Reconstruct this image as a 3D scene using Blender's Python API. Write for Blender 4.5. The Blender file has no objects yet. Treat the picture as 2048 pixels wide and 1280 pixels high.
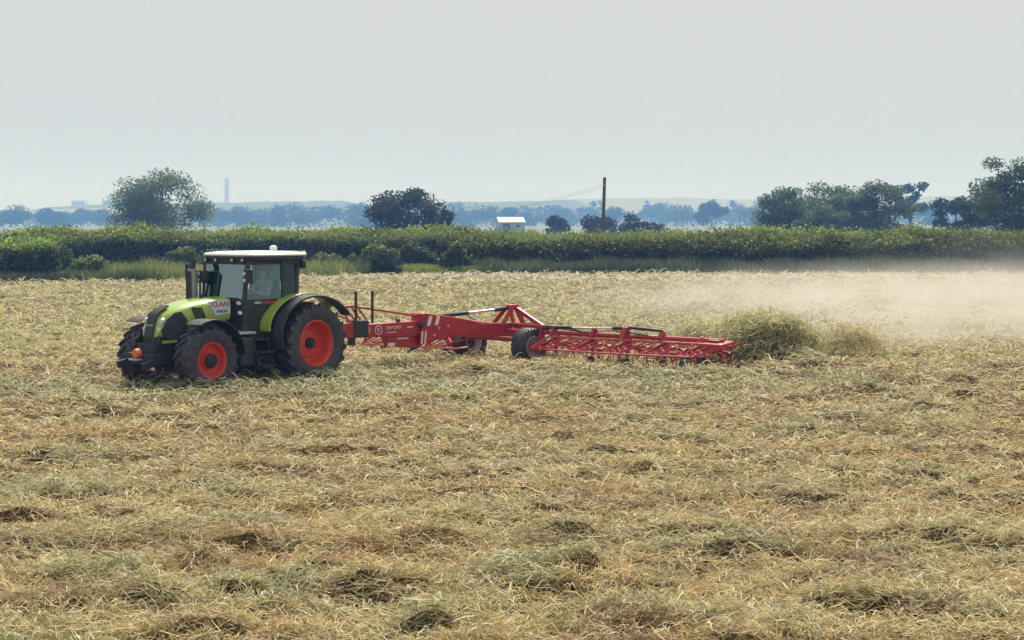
import bpy, math, random
import numpy as np
from mathutils import Vector, Matrix

# ------------------------------------------------------------------ camera, sky, sun, exposure
scene = bpy.context.scene
C = scene.collection
EYE = 3.48
FOC = 3300.0 / 2048.0            # focal length in picture widths
cam_d = bpy.data.cameras.new('camera')
cam_d.sensor_width = 36.0
cam_d.lens = 36.0 * FOC
cam_d.clip_start = 0.2
cam_d.clip_end = 20000.0
cam = bpy.data.objects.new('camera', cam_d)
C.objects.link(cam)
cam.location = (0, 0, EYE)
cam.rotation_euler = (math.radians(90) - math.atan(195.0 / 3300.0), 0, 0)
scene.camera = cam

SUN_EL, SUN_AZ = math.radians(52), math.radians(12)      # azimuth measured from +Y towards +X
world = bpy.data.worlds.new('World')
scene.world = world
world.use_nodes = True
wn = world.node_tree
wn.nodes.clear()
w_out = wn.nodes.new('ShaderNodeOutputWorld')
w_sky = wn.nodes.new('ShaderNodeTexSky')
w_sky.sky_type = 'NISHITA'
w_sky.sun_disc = False
w_sky.sun_elevation = SUN_EL
w_sky.sun_rotation = SUN_AZ
w_sky.dust_density = 6.0
w_sky.air_density = 1.0
w_sky.ozone_density = 1.0
w_b1 = wn.nodes.new('ShaderNodeBackground')
w_b1.inputs['Strength'].default_value = 0.10
w_b2 = wn.nodes.new('ShaderNodeBackground')              # the even white veil of high cloud
w_b2.inputs['Color'].default_value = (0.602, 0.612, 0.612, 1)
w_b2.inputs['Strength'].default_value = 0.73
w_mix = wn.nodes.new('ShaderNodeMixShader')
w_mix.inputs[0].default_value = 0.92
wn.links.new(w_sky.outputs[0], w_b1.inputs['Color'])
wn.links.new(w_b1.outputs[0], w_mix.inputs[1])
wn.links.new(w_b2.outputs[0], w_mix.inputs[2])
wn.links.new(w_mix.outputs[0], w_out.inputs['Surface'])

sun_d = bpy.data.lights.new('sun', 'SUN')
sun_d.energy = 4.6
sun_d.angle = math.radians(10)
sun_d.color = (1.0, 0.96, 0.90)
sun = bpy.data.objects.new('sun', sun_d)
C.objects.link(sun)
sv = Vector((math.sin(SUN_AZ) * math.cos(SUN_EL), math.cos(SUN_AZ) * math.cos(SUN_EL), math.sin(SUN_EL)))
sun.rotation_euler = sv.to_track_quat('Z', 'Y').to_euler()

scene.view_settings.view_transform = 'Standard'
scene.view_settings.look = 'None'
scene.view_settings.exposure = 0.55
scene.view_settings.gamma = 1.0
scene.view_settings.use_curve_mapping = False
scene.cycles.use_denoising = True
scene.cycles.max_bounces = 8
scene.cycles.diffuse_bounces = 3
scene.cycles.glossy_bounces = 3
scene.cycles.transparent_max_bounces = 12
scene.cycles.volume_bounces = 2
scene.cycles.volume_step_rate = 2.0
scene.cycles.sample_clamp_indirect = 4.0

HORIZON = 445.0
def site(px, dist):
    """ground position seen in column px of the 2048-wide photograph, dist metres ahead"""
    return ((px - 1024.0) / 3300.0 * dist, dist)
def height_at(py, dist):
    return EYE - (py - HORIZON) / 3300.0 * dist

# ------------------------------------------------------------------ tagging
def tag(o, label=None, cat=None, group=None, kind=None):
    if label: o['label'] = label
    if cat: o['category'] = cat
    if group: o['group'] = group
    if kind: o['kind'] = kind
    return o
def empty(name, loc=(0, 0, 0), rz=0.0, parent=None):
    o = bpy.data.objects.new(name, None)
    o.empty_display_size = 0.3
    C.objects.link(o)
    o.location = loc
    o.rotation_euler = (0, 0, rz)
    o.parent = parent
    return o

# ------------------------------------------------------------------ materials
def new_mat(name):
    m = bpy.data.materials.new(name)
    m.use_nodes = True
    nt = m.node_tree
    return m, nt, nt.nodes['Principled BSDF']
def paint(name, col, rough=0.45, metal=0.0, var=0.25, scale=6.0, dirt=(0.16, 0.13, 0.09), dirt_amt=0.35, coat=0.0, spec=0.5):
    """painted / plastic surface with blotchy dust and slight roughness change"""
    m, nt, b = new_mat(name)
    tc = nt.nodes.new('ShaderNodeTexCoord')
    n1 = nt.nodes.new('ShaderNodeTexNoise')
    n1.inputs['Scale'].default_value = scale
    n1.inputs['Detail'].default_value = 6
    n1.inputs['Roughness'].default_value = 0.65
    nt.links.new(tc.outputs['Object'], n1.inputs['Vector'])
    r = nt.nodes.new('ShaderNodeMapRange')
    r.inputs['From Min'].default_value = 0.45
    r.inputs['From Max'].default_value = 0.75
    r.inputs['To Min'].default_value = 0.0
    r.inputs['To Max'].default_value = dirt_amt
    nt.links.new(n1.outputs['Fac'], r.inputs['Value'])
    mx = nt.nodes.new('ShaderNodeMixRGB')
    mx.inputs['Color1'].default_value = (*col, 1)
    mx.inputs['Color2'].default_value = (*dirt, 1)
    nt.links.new(r.outputs[0], mx.inputs['Fac'])
    nt.links.new(mx.outputs[0], b.inputs['Base Color'])
    r2 = nt.nodes.new('ShaderNodeMapRange')
    r2.inputs['To Min'].default_value = max(0.05, rough - var * 0.5)
    r2.inputs['To Max'].default_value = min(1.0, rough + var)
    nt.links.new(n1.outputs['Fac'], r2.inputs['Value'])
    nt.links.new(r2.outputs[0], b.inputs['Roughness'])
    b.inputs['Metallic'].default_value = metal
    b.inputs['Coat Weight'].default_value = coat
    b.inputs['Specular IOR Level'].default_value = spec
    return m
def tint_mat(name, translucent=0.0, rough=0.7, spec=0.25, mult=1.0, noise_scale=0.0):
    """colour comes from the 'tint' attribute of each blade or leaf"""
    m, nt, b = new_mat(name)
    a = nt.nodes.new('ShaderNodeAttribute')
    a.attribute_name = 'tint'
    src = a.outputs['Color']
    nt.links.new(src, b.inputs['Base Color'])
    b.inputs['Roughness'].default_value = rough
    b.inputs['Specular IOR Level'].default_value = spec
    if translucent > 0:
        t = nt.nodes.new('ShaderNodeBsdfTranslucent')
        nt.links.new(src, t.inputs['Color'])
        mx = nt.nodes.new('ShaderNodeMixShader')
        mx.inputs[0].default_value = translucent
        out = nt.nodes['Material Output']
        nt.links.new(b.outputs[0], mx.inputs[1])
        nt.links.new(t.outputs[0], mx.inputs[2])
        nt.links.new(mx.outputs[0], out.inputs['Surface'])
    return m
def glass_mat(name, tint=(0.62, 0.80, 0.76), gloss=0.30):
    m, nt, b = new_mat(name)
    nt.nodes.remove(b)
    out = nt.nodes['Material Output']
    t = nt.nodes.new('ShaderNodeBsdfTransparent')
    t.inputs['Color'].default_value = (*tint, 1)
    g = nt.nodes.new('ShaderNodeBsdfGlossy')
    g.inputs['Color'].default_value = (0.78, 1.0, 0.95, 1)
    g.inputs['Roughness'].default_value = 0.03
    fr = nt.nodes.new('ShaderNodeFresnel')
    fr.inputs['IOR'].default_value = 1.5
    ad = nt.nodes.new('ShaderNodeMath')
    ad.operation = 'ADD'
    ad.use_clamp = True
    ad.inputs[1].default_value = gloss
    nt.links.new(fr.outputs[0], ad.inputs[0])
    mx = nt.nodes.new('ShaderNodeMixShader')
    nt.links.new(ad.outputs[0], mx.inputs[0])
    nt.links.new(t.outputs[0], mx.inputs[1])
    nt.links.new(g.outputs[0], mx.inputs[2])
    nt.links.new(mx.outputs[0], out.inputs['Surface'])
    return m

M = {}
M['green'] = paint('lime_green_paint', (0.31, 0.49, 0.03), 0.32, dirt=(0.30, 0.29, 0.14), dirt_amt=0.5, coat=1.0)
M['rim'] = paint('rim_red_paint', (0.66, 0.05, 0.012), 0.42, dirt=(0.30, 0.06, 0.03), dirt_amt=0.45)
M['red'] = paint('implement_red_paint', (0.42, 0.014, 0.014), 0.36, dirt=(0.20, 0.03, 0.025), dirt_amt=0.6, coat=0.15, scale=4)
M['redpale'] = paint('highlight_red_paint', (0.48, 0.06, 0.045), 0.25, dirt=(0.6, 0.40, 0.34), dirt_amt=0.6, scale=9)  # paler than the plain red: whitish highlight on hoops and rails is coloured in
M['springs'] = paint('glint_pale_steel', (0.62, 0.50, 0.47), 0.35, dirt=(0.4, 0.12, 0.1), dirt_amt=0.5, scale=9)  # white reflected by the tine springs is put into this pale colour
M['black'] = paint('black_plastic', (0.018, 0.018, 0.022), 0.5, dirt=(0.10, 0.088, 0.07), dirt_amt=0.6)
M['dark'] = paint('dark_chassis', (0.022, 0.022, 0.026), 0.6, dirt=(0.06, 0.055, 0.05), dirt_amt=0.6)
M['tyre'] = paint('tyre_rubber', (0.026, 0.024, 0.034), 0.48, dirt=(0.14, 0.12, 0.105), dirt_amt=0.6, scale=11, spec=0.5)
M['white'] = paint('roof_white_paint', (0.74, 0.75, 0.72), 0.35, dirt=(0.55, 0.52, 0.45), dirt_amt=0.4)
M['panel'] = paint('pale_decal_panel', (0.56, 0.64, 0.70), 0.4, dirt=(0.4, 0.45, 0.45), dirt_amt=0.3)
M['steel'] = paint('bright_steel', (0.62, 0.63, 0.64), 0.28, metal=0.9, dirt_amt=0.15)
M['grey'] = paint('silver_grey_paint', (0.50, 0.53, 0.54), 0.4, metal=0.2, dirt_amt=0.3)
M['exhaust'] = paint('exhaust_steel', (0.30, 0.35, 0.31), 0.42, metal=0.45, dirt_amt=0.3)
M['letter_red'] = paint('letter_red', (0.42, 0.01, 0.02), 0.5, dirt_amt=0.05)
M['letter_dark'] = paint('letter_dark', (0.03, 0.035, 0.06), 0.5, dirt_amt=0.05)
M['letter_pale'] = paint('letter_pale', (0.75, 0.62, 0.60), 0.5, dirt_amt=0.2)
M['orange'] = paint('orange_plastic', (0.80, 0.16, 0.02), 0.35, dirt_amt=0.1, coat=0.3)
M['yellow'] = paint('amber_reflector', (0.80, 0.34, 0.02), 0.35, dirt_amt=0.1)
M['lamp'] = paint('lamp_lens', (0.78, 0.80, 0.78), 0.12, dirt_amt=0.1, coat=0.6)
M['seat'] = paint('seat_fabric', (0.035, 0.035, 0.045), 0.8, dirt_amt=0.2)
M['glass'] = glass_mat('cab_glass', (0.86, 0.96, 0.93), 0.20)
M['glass_side'] = glass_mat('door_glass', (0.94, 0.99, 0.97), 0.0)
M['wood'] = paint('weathered_pole_wood', (0.10, 0.085, 0.075), 0.85, dirt=(0.17, 0.15, 0.13), dirt_amt=0.6, scale=3)
M['wire'] = paint('cable_aluminium', (0.16, 0.16, 0.17), 0.6, dirt_amt=0.2)
M['bark'] = paint('tree_bark', (0.085, 0.07, 0.055), 0.9, dirt=(0.14, 0.13, 0.11), dirt_amt=0.6, scale=2)
M['twig'] = paint('hedge_twigs', (0.022, 0.026, 0.016), 0.95, dirt=(0.045, 0.042, 0.026), dirt_amt=0.7, scale=2, spec=0.1)
M['skin'] = paint('skin', (0.42, 0.24, 0.17), 0.55, dirt_amt=0.05)
M['shirt'] = paint('grey_shirt_cloth', (0.34, 0.33, 0.37), 0.85, dirt_amt=0.2)
M['trousers'] = paint('dark_trouser_cloth', (0.04, 0.045, 0.07), 0.85, dirt_amt=0.2)
M['hair'] = paint('dark_hair', (0.03, 0.022, 0.018), 0.7, dirt_amt=0.1)
M['concrete'] = paint('pale_concrete', (0.60, 0.53, 0.52), 0.85, dirt=(0.36, 0.33, 0.32), dirt_amt=0.5, scale=0.05)
M['barn_roof'] = paint('pale_sheet_roof', (0.19, 0.185, 0.20), 0.5, dirt=(0.5, 0.47, 0.46), dirt_amt=0.5, scale=0.6)
M['barn_wall'] = paint('barn_wall_boards', (0.34, 0.35, 0.36), 0.8, dirt=(0.2, 0.2, 0.2), dirt_amt=0.5, scale=0.6)
M['hay'] = tint_mat('hay_strands', 0.36, 0.6, 0.35)
M['leaf'] = tint_mat('leaves', 0.45, 0.55, 0.3)
M['grass'] = tint_mat('grass_blades', 0.35, 0.6, 0.25)

# ------------------------------------------------------------------ numpy noise
rng = np.random.default_rng(11)
TAB = rng.random((256, 256))
def vnoise(x, y):
    xi = np.floor(x).astype(np.int64); yi = np.floor(y).astype(np.int64)
    fx = x - xi; fy = y - yi
    fx = fx * fx * (3 - 2 * fx); fy = fy * fy * (3 - 2 * fy)
    a = TAB[xi & 255, yi & 255]; b = TAB[(xi + 1) & 255, yi & 255]
    c = TAB[xi & 255, (yi + 1) & 255]; d = TAB[(xi + 1) & 255, (yi + 1) & 255]
    return (a * (1 - fx) + b * fx) * (1 - fy) + (c * (1 - fx) + d * fx) * fy
def fbm(x, y, octv=3):
    s = 0; a = 0.5; t = 0
    for k in range(octv):
        s = s + a * vnoise(x * 2 ** k + 17.3 * k, y * 2 ** k + 5.1 * k); t += a; a *= 0.5
    return s / t

# ------------------------------------------------------------------ mesh helpers
def mesh_np(name, co, faces, mat, parent=None, tint=None, smooth=False):
    """co (V,3); faces (F,k) with k = 3 or 4"""
    me = bpy.data.meshes.new(name)
    V = len(co); F, k = faces.shape
    me.vertices.add(V)
    me.vertices.foreach_set('co', np.ascontiguousarray(co, dtype=np.float32).ravel())
    me.loops.add(F * k)
    me.loops.foreach_set('vertex_index', np.ascontiguousarray(faces, dtype=np.int32).ravel())
    me.polygons.add(F)
    me.polygons.foreach_set('loop_start', np.arange(0, F * k, k, dtype=np.int32))
    me.polygons.foreach_set('loop_total', np.full(F, k, dtype=np.int32))
    me.polygons.foreach_set('use_smooth', np.full(F, smooth, dtype=bool))
    me.update(calc_edges=True)
    if tint is not None:
        at = me.attributes.new('tint', 'FLOAT_COLOR', 'POINT')
        at.data.foreach_set('color', np.ascontiguousarray(np.c_[tint, np.ones(len(tint))], dtype=np.float32).ravel())
    me.materials.append(mat)
    o = bpy.data.objects.new(name, me)
    C.objects.link(o)
    o.parent = parent
    return o

class MB:
    """collects shapes for ONE mesh object"""
    def __init__(s):
        s.v = []; s.f = []
    def add(s, vs, fs):
        n = len(s.v)
        s.v += [tuple(p) for p in vs]
        s.f += [tuple(i + n for i in f) for f in fs]
        return s
    def box(s, c, d, rot=None):
        x, y, z = d[0] / 2, d[1] / 2, d[2] / 2
        vs = [Vector(p) for p in ((-x,-y,-z),(x,-y,-z),(x,y,-z),(-x,y,-z),(-x,-y,z),(x,-y,z),(x,y,z),(-x,y,z))]
        if rot is not None: vs = [rot @ p for p in vs]
        c = Vector(c)
        return s.add([p + c for p in vs], [(0,3,2,1),(4,5,6,7),(0,1,5,4),(1,2,6,5),(2,3,7,6),(3,0,4,7)])
    def bar(s, a, b, w, h=None):
        """square bar from a to b"""
        a, b = Vector(a), Vector(b); h = h or w
        d = (b - a).normalized()
        up = Vector((0, 0, 1)) if abs(d.z) < 0.95 else Vector((1, 0, 0))
        sd = d.cross(up).normalized() * (w / 2); u2 = sd.cross(d).normalized() * (h / 2)
        vs = [a - sd - u2, a + sd - u2, a + sd + u2, a - sd + u2, b - sd - u2, b + sd - u2, b + sd + u2, b - sd + u2]
        return s.add(vs, [(0,1,2,3),(7,6,5,4),(0,4,5,1),(1,5,6,2),(2,6,7,3),(3,7,4,0)])
    def tube(s, pts, r, n=8, cap=True):
        pts = [Vector(p) for p in pts]
        rs = r if isinstance(r, (list, tuple)) else [r] * len(pts)
        base = len(s.v); prev = None
        for i, p in enumerate(pts):
            d = (pts[min(i + 1, len(pts) - 1)] - pts[max(i - 1, 0)]).normalized()
            if prev is None:
                ref = Vector((0, 0, 1)) if abs(d.z) < 0.9 else Vector((1, 0, 0))
                sd = d.cross(ref).normalized()
            else:
                sd = (prev - d * prev.dot(d)).normalized()
            prev = sd; up = d.cross(sd)
            for k in range(n):
                a = 2 * math.pi * k / n
                s.v.append(tuple(p + (sd * math.cos(a) + up * math.sin(a)) * rs[i]))
        for i in range(len(pts) - 1):
            for k in range(n):
                a = base + i * n + k; b = base + i * n + (k + 1) % n
                s.f.append((a, b, b + n, a + n))
        if cap:
            s.f.append(tuple(base + k for k in reversed(range(n))))
            e = base + (len(pts) - 1) * n
            s.f.append(tuple(e + k for k in range(n)))
        return s
    def prism(s, outline, y0, y1):
        """outline [(x,z)] extruded along y"""
        n = len(outline)
        vs = [(x, y0, z) for x, z in outline] + [(x, y1, z) for x, z in outline]
        fs = [tuple(range(n)), tuple(reversed(range(n, 2 * n)))]
        fs += [(i + n, (i + 1) % n + n, (i + 1) % n, i) for i in range(n)]
        return s.add(vs, fs)
    def lathe(s, prof, c=(0, 0, 0), n=40):
        """prof [(y, r)] spun about the y axis through c"""
        base = len(s.v); m = len(prof)
        for k in range(n):
            a = 2 * math.pi * k / n
            for y, r in prof:
                s.v.append((c[0] + r * math.cos(a), c[1] + y, c[2] + r * math.sin(a)))
        for k in range(n):
            for j in range(m - 1):
                a = base + k * m + j; b = base + ((k + 1) % n) * m + j
                s.f.append((a, b, b + 1, a + 1))
        return s
    def ribbon(s, path, y0, y1, t):
        """path [(x,z)] as a curved panel of thickness t between y0 and y1"""
        if len(path) > 5:
            for _ in range(2):
                q = [path[0]]
                for (xa, za), (xb, zb) in zip(path[:-1], path[1:]):
                    q += [(xa * .75 + xb * .25, za * .75 + zb * .25), (xa * .25 + xb * .75, za * .25 + zb * .75)]
                path = q + [path[-1]]
        n = len(path); P = [Vector((x, z)) for x, z in path]
        nor = []
        for i in range(n):
            d = (P[min(i + 1, n - 1)] - P[max(i - 1, 0)]).normalized()
            nor.append(Vector((-d.y, d.x)))
        base = len(s.v)
        for i in range(n):
            q = P[i] - nor[i] * t
            s.v += [(P[i].x, y0, P[i].y), (P[i].x, y1, P[i].y), (q.x, y1, q.y), (q.x, y0, q.y)]
        for i in range(n - 1):
            a = base + 4 * i
            for k in range(4):
                s.f.append((a + k, a + (k + 1) % 4, a + 4 + (k + 1) % 4, a + 4 + k))
        s.f.append((base + 3, base + 2, base + 1, base)); e = base + 4 * (n - 1)
        s.f.append((e, e + 1, e + 2, e + 3))
        return s
    def loft(s, rings, cap=True):
        n = len(rings[0]); base = len(s.v)
        for r in rings: s.v += [tuple(p) for p in r]
        for i in range(len(rings) - 1):
            for k in range(n):
                a = base + i * n + k; b = base + i * n + (k + 1) % n
                s.f.append((a, b, b + n, a + n))
        if cap:
            s.f.append(tuple(base + k for k in reversed(range(n))))
            e = base + (len(rings) - 1) * n
            s.f.append(tuple(e + k for k in range(n)))
        return s
    def build(s, name, mat, parent=None, bevel=0.0, sharp=38, label=None):
        import bmesh
        me = bpy.data.meshes.new(name)
        me.from_pydata(s.v, [], s.f)
        bm = bmesh.new(); bm.from_mesh(me)
        bmesh.ops.recalc_face_normals(bm, faces=bm.faces[:])
        bm.to_mesh(me); bm.free()
        me.polygons.foreach_set('use_smooth', [True] * len(me.polygons))
        me.set_sharp_from_angle(angle=math.radians(sharp))
        me.materials.append(mat)
        o = bpy.data.objects.new(name, me)
        C.objects.link(o)
        o.parent = parent
        if bevel > 0:
            b = o.modifiers.new('bevel', 'BEVEL')
            b.width = bevel; b.segments = 2; b.limit_method = 'ANGLE'; b.angle_limit = math.radians(35)
        if label: o['label'] = label
        return o

def text_mesh(name, body, size, mat, parent, loc, rot, extrude=0.004, squash=1.0, shear=0.0):
    cu = bpy.data.curves.new(name, 'FONT')
    cu.body = body; cu.size = size; cu.extrude = extrude; cu.align_x = 'CENTER'; cu.align_y = 'CENTER'
    cu.offset = size * 0.012; cu.shear = shear
    t = bpy.data.objects.new(name, cu)
    C.objects.link(t)
    dg = bpy.context.evaluated_depsgraph_get()
    me = bpy.data.meshes.new_from_object(t.evaluated_get(dg))
    bpy.data.objects.remove(t); bpy.data.curves.remove(cu)
    me.name = name
    me.materials.clear(); me.materials.append(mat)
    o = bpy.data.objects.new(name, me)
    C.objects.link(o)
    o.parent = parent; o.location = loc; o.rotation_euler = rot; o.scale = (squash, 1, 1)
    return o

# ------------------------------------------------------------------ hay field surface
def field_edge(x):
    """distance of the hedge-side edge of the field at lateral position x"""
    return np.interp(x, [-60, -28.1, -18.5, -13, -5.1, 5.7, 32.5, 60], [84, 91, 95, 100.5, 108.5, 108, 106, 104])
MOUNDS = []
def mound_px(px, py, wpx, h, green):
    d = 3300.0 * (EYE - 0.15) / (py - HORIZON)
    x = (px - 1024) / 3300.0 * d
    MOUNDS.append((x, d, wpx / 3300.0 * d * 0.5, h, green))
for a in ((190, 1185, 330, .26, .75), (320, 1150, 160, .16, .3), (640, 880, 120, .22, .5), (820, 965, 130, .16, .4), (1130, 968, 160, .16, .3),
          (1125, 1090, 120, .22, .1), (1830, 968, 130, .22, .3), (1690, 1030, 90, .18, 0), (1500, 1120, 190, .2, .9), (1060, 1182, 230, .26, .9),
          (450, 1080, 170, .2, 1.), (262, 1036, 80, .15, 0), (320, 918, 190, .15, .5), (225, 962, 80, .14, .2), (1320, 848, 120, .17, .5),
          (1925, 772, 60, .24, .2), (1600, 728, 70, .26, .2), (1990, 905, 110, .14, .2), (840, 1105, 140, .17, .1), (720, 922, 100, .13, .1),
          (960, 1040, 130, .14, .9), (560, 1235, 150, .18, .6), (760, 1195, 200, .2, .2), (1950, 1090, 170, .18, .8), (1800, 1110, 120, .16, .3),
          (1430, 950, 110, .12, .1), (150, 915, 150, .16, .8), (660, 812, 90, .15, .3), (640, 775, 170, .22, 1.), (480, 782, 90, .18, 1.),
          (1290, 762, 220, .2, 1.), (800, 790, 160, .16, 1.), (60, 800, 140, .14, 1.), (1560, 1000, 120, .14, .4), (1240, 1180, 140, .15, .2),
          (1700, 1230, 160, .16, .4), (1230, 1240, 200, .15, .2), (400, 1150, 120, .16, .5), (1840, 905, 120, .13, .7), (1180, 742, 80, .2, .9),
          (1640, 1170, 120, .14, .2), (30, 1050, 90, .16, .2), (1480, 990, 150, .12, .9)):
    mound_px(*a)
rm = random.Random(5)
for k in range(520):
    d = 14 + 90 * rm.random() ** 1.0
    x = rm.uniform(-0.37, 0.37) * d
    MOUNDS.append((x, d, rm.uniform(.22, .75) * (1 + d / 90), rm.uniform(.04, .13), rm.random() ** 2))
for k in range(620):
    d = 12.5 + 55 * rm.random() ** 1.5
    x = rm.uniform(-0.36, 0.36) * d
    MOUNDS.append((x, d, rm.uniform(.10, .26) * (1 + d / 60), rm.uniform(.10, .20) * min(1, .45 + d / 45), rm.random() ** 3))
MA = np.array(MOUNDS)
def hay_surface(x, y, want_green=False):
    h = 0.05 + 0.11 * fbm(x / 3.0, y / 1.1, 2) + 0.30 * np.clip(fbm(x / 0.95 + 40 + .6 * vnoise(x / .5, y / .5), y / 0.36 + 9, 3) - .30, 0, 1) ** 1.25 + 0.075 * vnoise(x / 0.24 + 3, y / 0.16 + 70)
    g = np.zeros_like(h)
    # the machine has combed the crop flat along its wings
    wu = (x + .33) * .819 - (y - 40.8) * .574; wv_ = (x + .33) * .574 + (y - 40.8) * .819
    comb = np.exp(-(wv_ / 1.1) ** 2) * ((wu > -4.6) & (wu < 6.4))
    h = h * (1 - .55 * comb)
    order = np.argsort(y)
    ys = y[order]
    for mx, my, w, mh, gr in MA:
        r = 3.2 * w
        i0, i1 = np.searchsorted(ys, my - r), np.searchsorted(ys, my + r)
        if i1 <= i0: continue
        idx = order[i0:i1]
        dx = (x[idx] - mx); dy = (y[idx] - my)
        sel = np.abs(dx) < r
        tl = .25 * math.sin(mx * 7 + my); dx = dx[sel]; dy = dy[sel] + tl * dx; idx = idx[sel]; dx = dx / (w * 1.35); dy = dy / (w * 0.52)
        wob = 1.1 * (vnoise(x[idx] / (w * .7) + mx * 3, y[idx] / (w * .5) + my) - .5)
        q = dx * dx + np.where(dy < 0, dy * dy * 2.0, dy * dy) + wob
        e = np.exp(-np.clip(q, 0, 9) ** 1.3)
        h[idx] = np.maximum(h[idx], 0) + .58 * mh * e * (0.75 + 0.5 * vnoise(x[idx] / .16, y[idx] / .16))
        g[idx] = np.maximum(g[idx], gr * e)
    return (h, g) if want_green else h
def hay_colour(x, y, n, g, r):
    """albedo of the dried grass: straw, tan, brown and greener swaths"""
    straw = np.array([.60, .49, .235]); tan = np.array([.54, .37, .155]); brown = np.array([.24, .135, .07])
    olive = np.array([.49, .475, .22]); fresh = np.array([.40, .42, .21]); pale = np.array([.74, .67, .47])
    c = np.empty((n, 3)); c[:] = straw
    def blend(col, f):
        nonlocal c
        f = np.clip(f, 0, 1)[:, None]
        c = c * (1 - f) + col * f
    k = r.random(n)
    blend(tan, (fbm(x / 2.6 + 7, y / .8 + 3, 3) - .38) * 3.2 * np.clip((44 - y) / 18, .12, 1))
    blend(brown, (fbm(x / .9 + 70, y / .30 + 31, 3) - .53) * 3.4 * np.clip((50 - y) / 20, .1, 1))
    blend(olive, np.clip((y - 36) / 22, 0, .62) + (fbm(x / 3.5 + 20, y / 1.6 + 81, 2) - .58) * 1.3)
    # the strip just turned by the machine, and the swath before the tractor, are still greenish
    blend(fresh, np.exp(-((y - 33.0 - .10 * (x + 4)) / 2.6) ** 2) * (0.35 + .9 * fbm(x / 2 + 9, y / .8, 2)) * np.clip((9 - x) / 5, 0, 1))
    blend(fresh, g * 1.1)
    blend(pale, (k > .72) * .65)
    blend(brown, (k < .10) * .55)
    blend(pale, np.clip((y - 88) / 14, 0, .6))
    c *= (0.52 + 0.86 * r.random(n))[:, None]
    return np.clip(c, .01, .8)

R_, S_ = 430, 430
dd = np.geomspace(10.5, 116.0, R_)
uu = np.r_[np.linspace(-1, 1, S_)]
wide = np.array([70., 45, 30, 22, 16, 12, 9, 7, 5.5, 4, 3, 2, 1.2, .6])     # extra columns beyond the view, metres
gd, gu = np.meshgrid(dd, uu, indexing='ij')
gx = gu * (0.365 * gd + 1.2)
gx = np.concatenate([gx[:, :1] - wide[None, :], gx, gx[:, -1:] + wide[None, ::-1]], 1)
gd = np.repeat(gd[:, :1], gx.shape[1], 1)
S_ = gx.shape[1]
gy = np.minimum(gd, field_edge(gx) + 1.0)
hx, hy = gx.ravel(), gy.ravel()
hz = hay_surface(hx, hy) - .05
ii = np.arange(R_ * S_).reshape(R_, S_)
quads = np.stack([ii[:-1, :-1], ii[:-1, 1:], ii[1:, 1:], ii[1:, :-1]], -1).reshape(-1, 4)
hm, hnt, hb = new_mat('hay_mat')
def hay_ground_nodes(nt, b):
    tc = nt.nodes.new('ShaderNodeTexCoord')
    mp = nt.nodes.new('ShaderNodeMapping'); mp.inputs['Scale'].default_value = (1, 1.6, 1)
    nt.links.new(tc.outputs['Object'], mp.inputs['Vector'])
    n1 = nt.nodes.new('ShaderNodeTexNoise'); n1.inputs['Scale'].default_value = 0.5; n1.inputs['Detail'].default_value = 8; n1.inputs['Roughness'].default_value = .7
    n2 = nt.nodes.new('ShaderNodeTexNoise'); n2.inputs['Scale'].default_value = 14; n2.inputs['Detail'].default_value = 6
    nt.links.new(mp.outputs[0], n1.inputs['Vector']); nt.links.new(mp.outputs[0], n2.inputs['Vector'])
    r1 = nt.nodes.new('ShaderNodeValToRGB')
    for p, c in ((.32, (.060, .032, .016, 1)), (.62, (.13, .085, .035, 1))): 
        e = r1.color_ramp.elements[0] if p < .5 else r1.color_ramp.elements[1]
        e.position = p; e.color = c
    e = r1.color_ramp.elements.new(.5); e.color = (.09, .072, .028, 1)
    nt.links.new(n1.outputs['Fac'], r1.inputs['Fac'])
    r2 = nt.nodes.new('ShaderNodeValToRGB')
    r2.color_ramp.elements[0].position = .35; r2.color_ramp.elements[0].color = (.4, .35, .3, 1)
    r2.color_ramp.elements[1].position = .7; r2.color_ramp.elements[1].color = (1.35, 1.3, 1.2, 1)
    nt.links.new(n2.outputs['Fac'], r2.inputs['Fac'])
    mx = nt.nodes.new('ShaderNodeMixRGB'); mx.blend_type = 'MULTIPLY'; mx.inputs['Fac'].default_value = 1
    nt.links.new(r1.outputs[0], mx.inputs['Color1']); nt.links.new(r2.outputs[0], mx.inputs['Color2'])
    nt.links.new(mx.outputs[0], b.inputs['Base Color'])
    b.inputs['Roughness'].default_value = .95; b.inputs['Specular IOR Level'].default_value = .1
    bp = nt.nodes.new('ShaderNodeBump'); bp.inputs['Strength'].default_value = .6; bp.inputs['Distance'].default_value = .05
    nt.links.new(n2.outputs['Fac'], bp.inputs['Height']); nt.links.new(bp.outputs[0], b.inputs['Normal'])
hay_ground_nodes(hnt, hb)
field = tag(mesh_np('hay_field', np.c_[hx, hy, hz], quads, hm, smooth=True), 'wide field of cut hay lying loose in low tan and green heaps', 'field', kind='structure')

# the wide ground beyond: meadows out to the hills
gm, gnt, gb = new_mat('meadow_ground')
tc = gnt.nodes.new('ShaderNodeTexCoord')
n1 = gnt.nodes.new('ShaderNodeTexNoise'); n1.inputs['Scale'].default_value = .012; n1.inputs['Detail'].default_value = 5
gnt.links.new(tc.outputs['Object'], n1.inputs['Vector'])
rp = gnt.nodes.new('ShaderNodeValToRGB')
rp.color_ramp.elements[0].position = .4; rp.color_ramp.elements[0].color = (.07, .10, .035, 1)
rp.color_ramp.elements[1].position = .62; rp.color_ramp.elements[1].color = (.13, .145, .06, 1)
gnt.links.new(n1.outputs['Fac'], rp.inputs['Fac']); gnt.links.new(rp.outputs[0], gb.inputs['Base Color'])
gb.inputs['Roughness'].default_value = .95
gv = np.array([(-2500, -50, -.06), (2500, -50, -.06), (2500, 3700, -.06), (-2500, 3700, -.06)], float)
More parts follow.
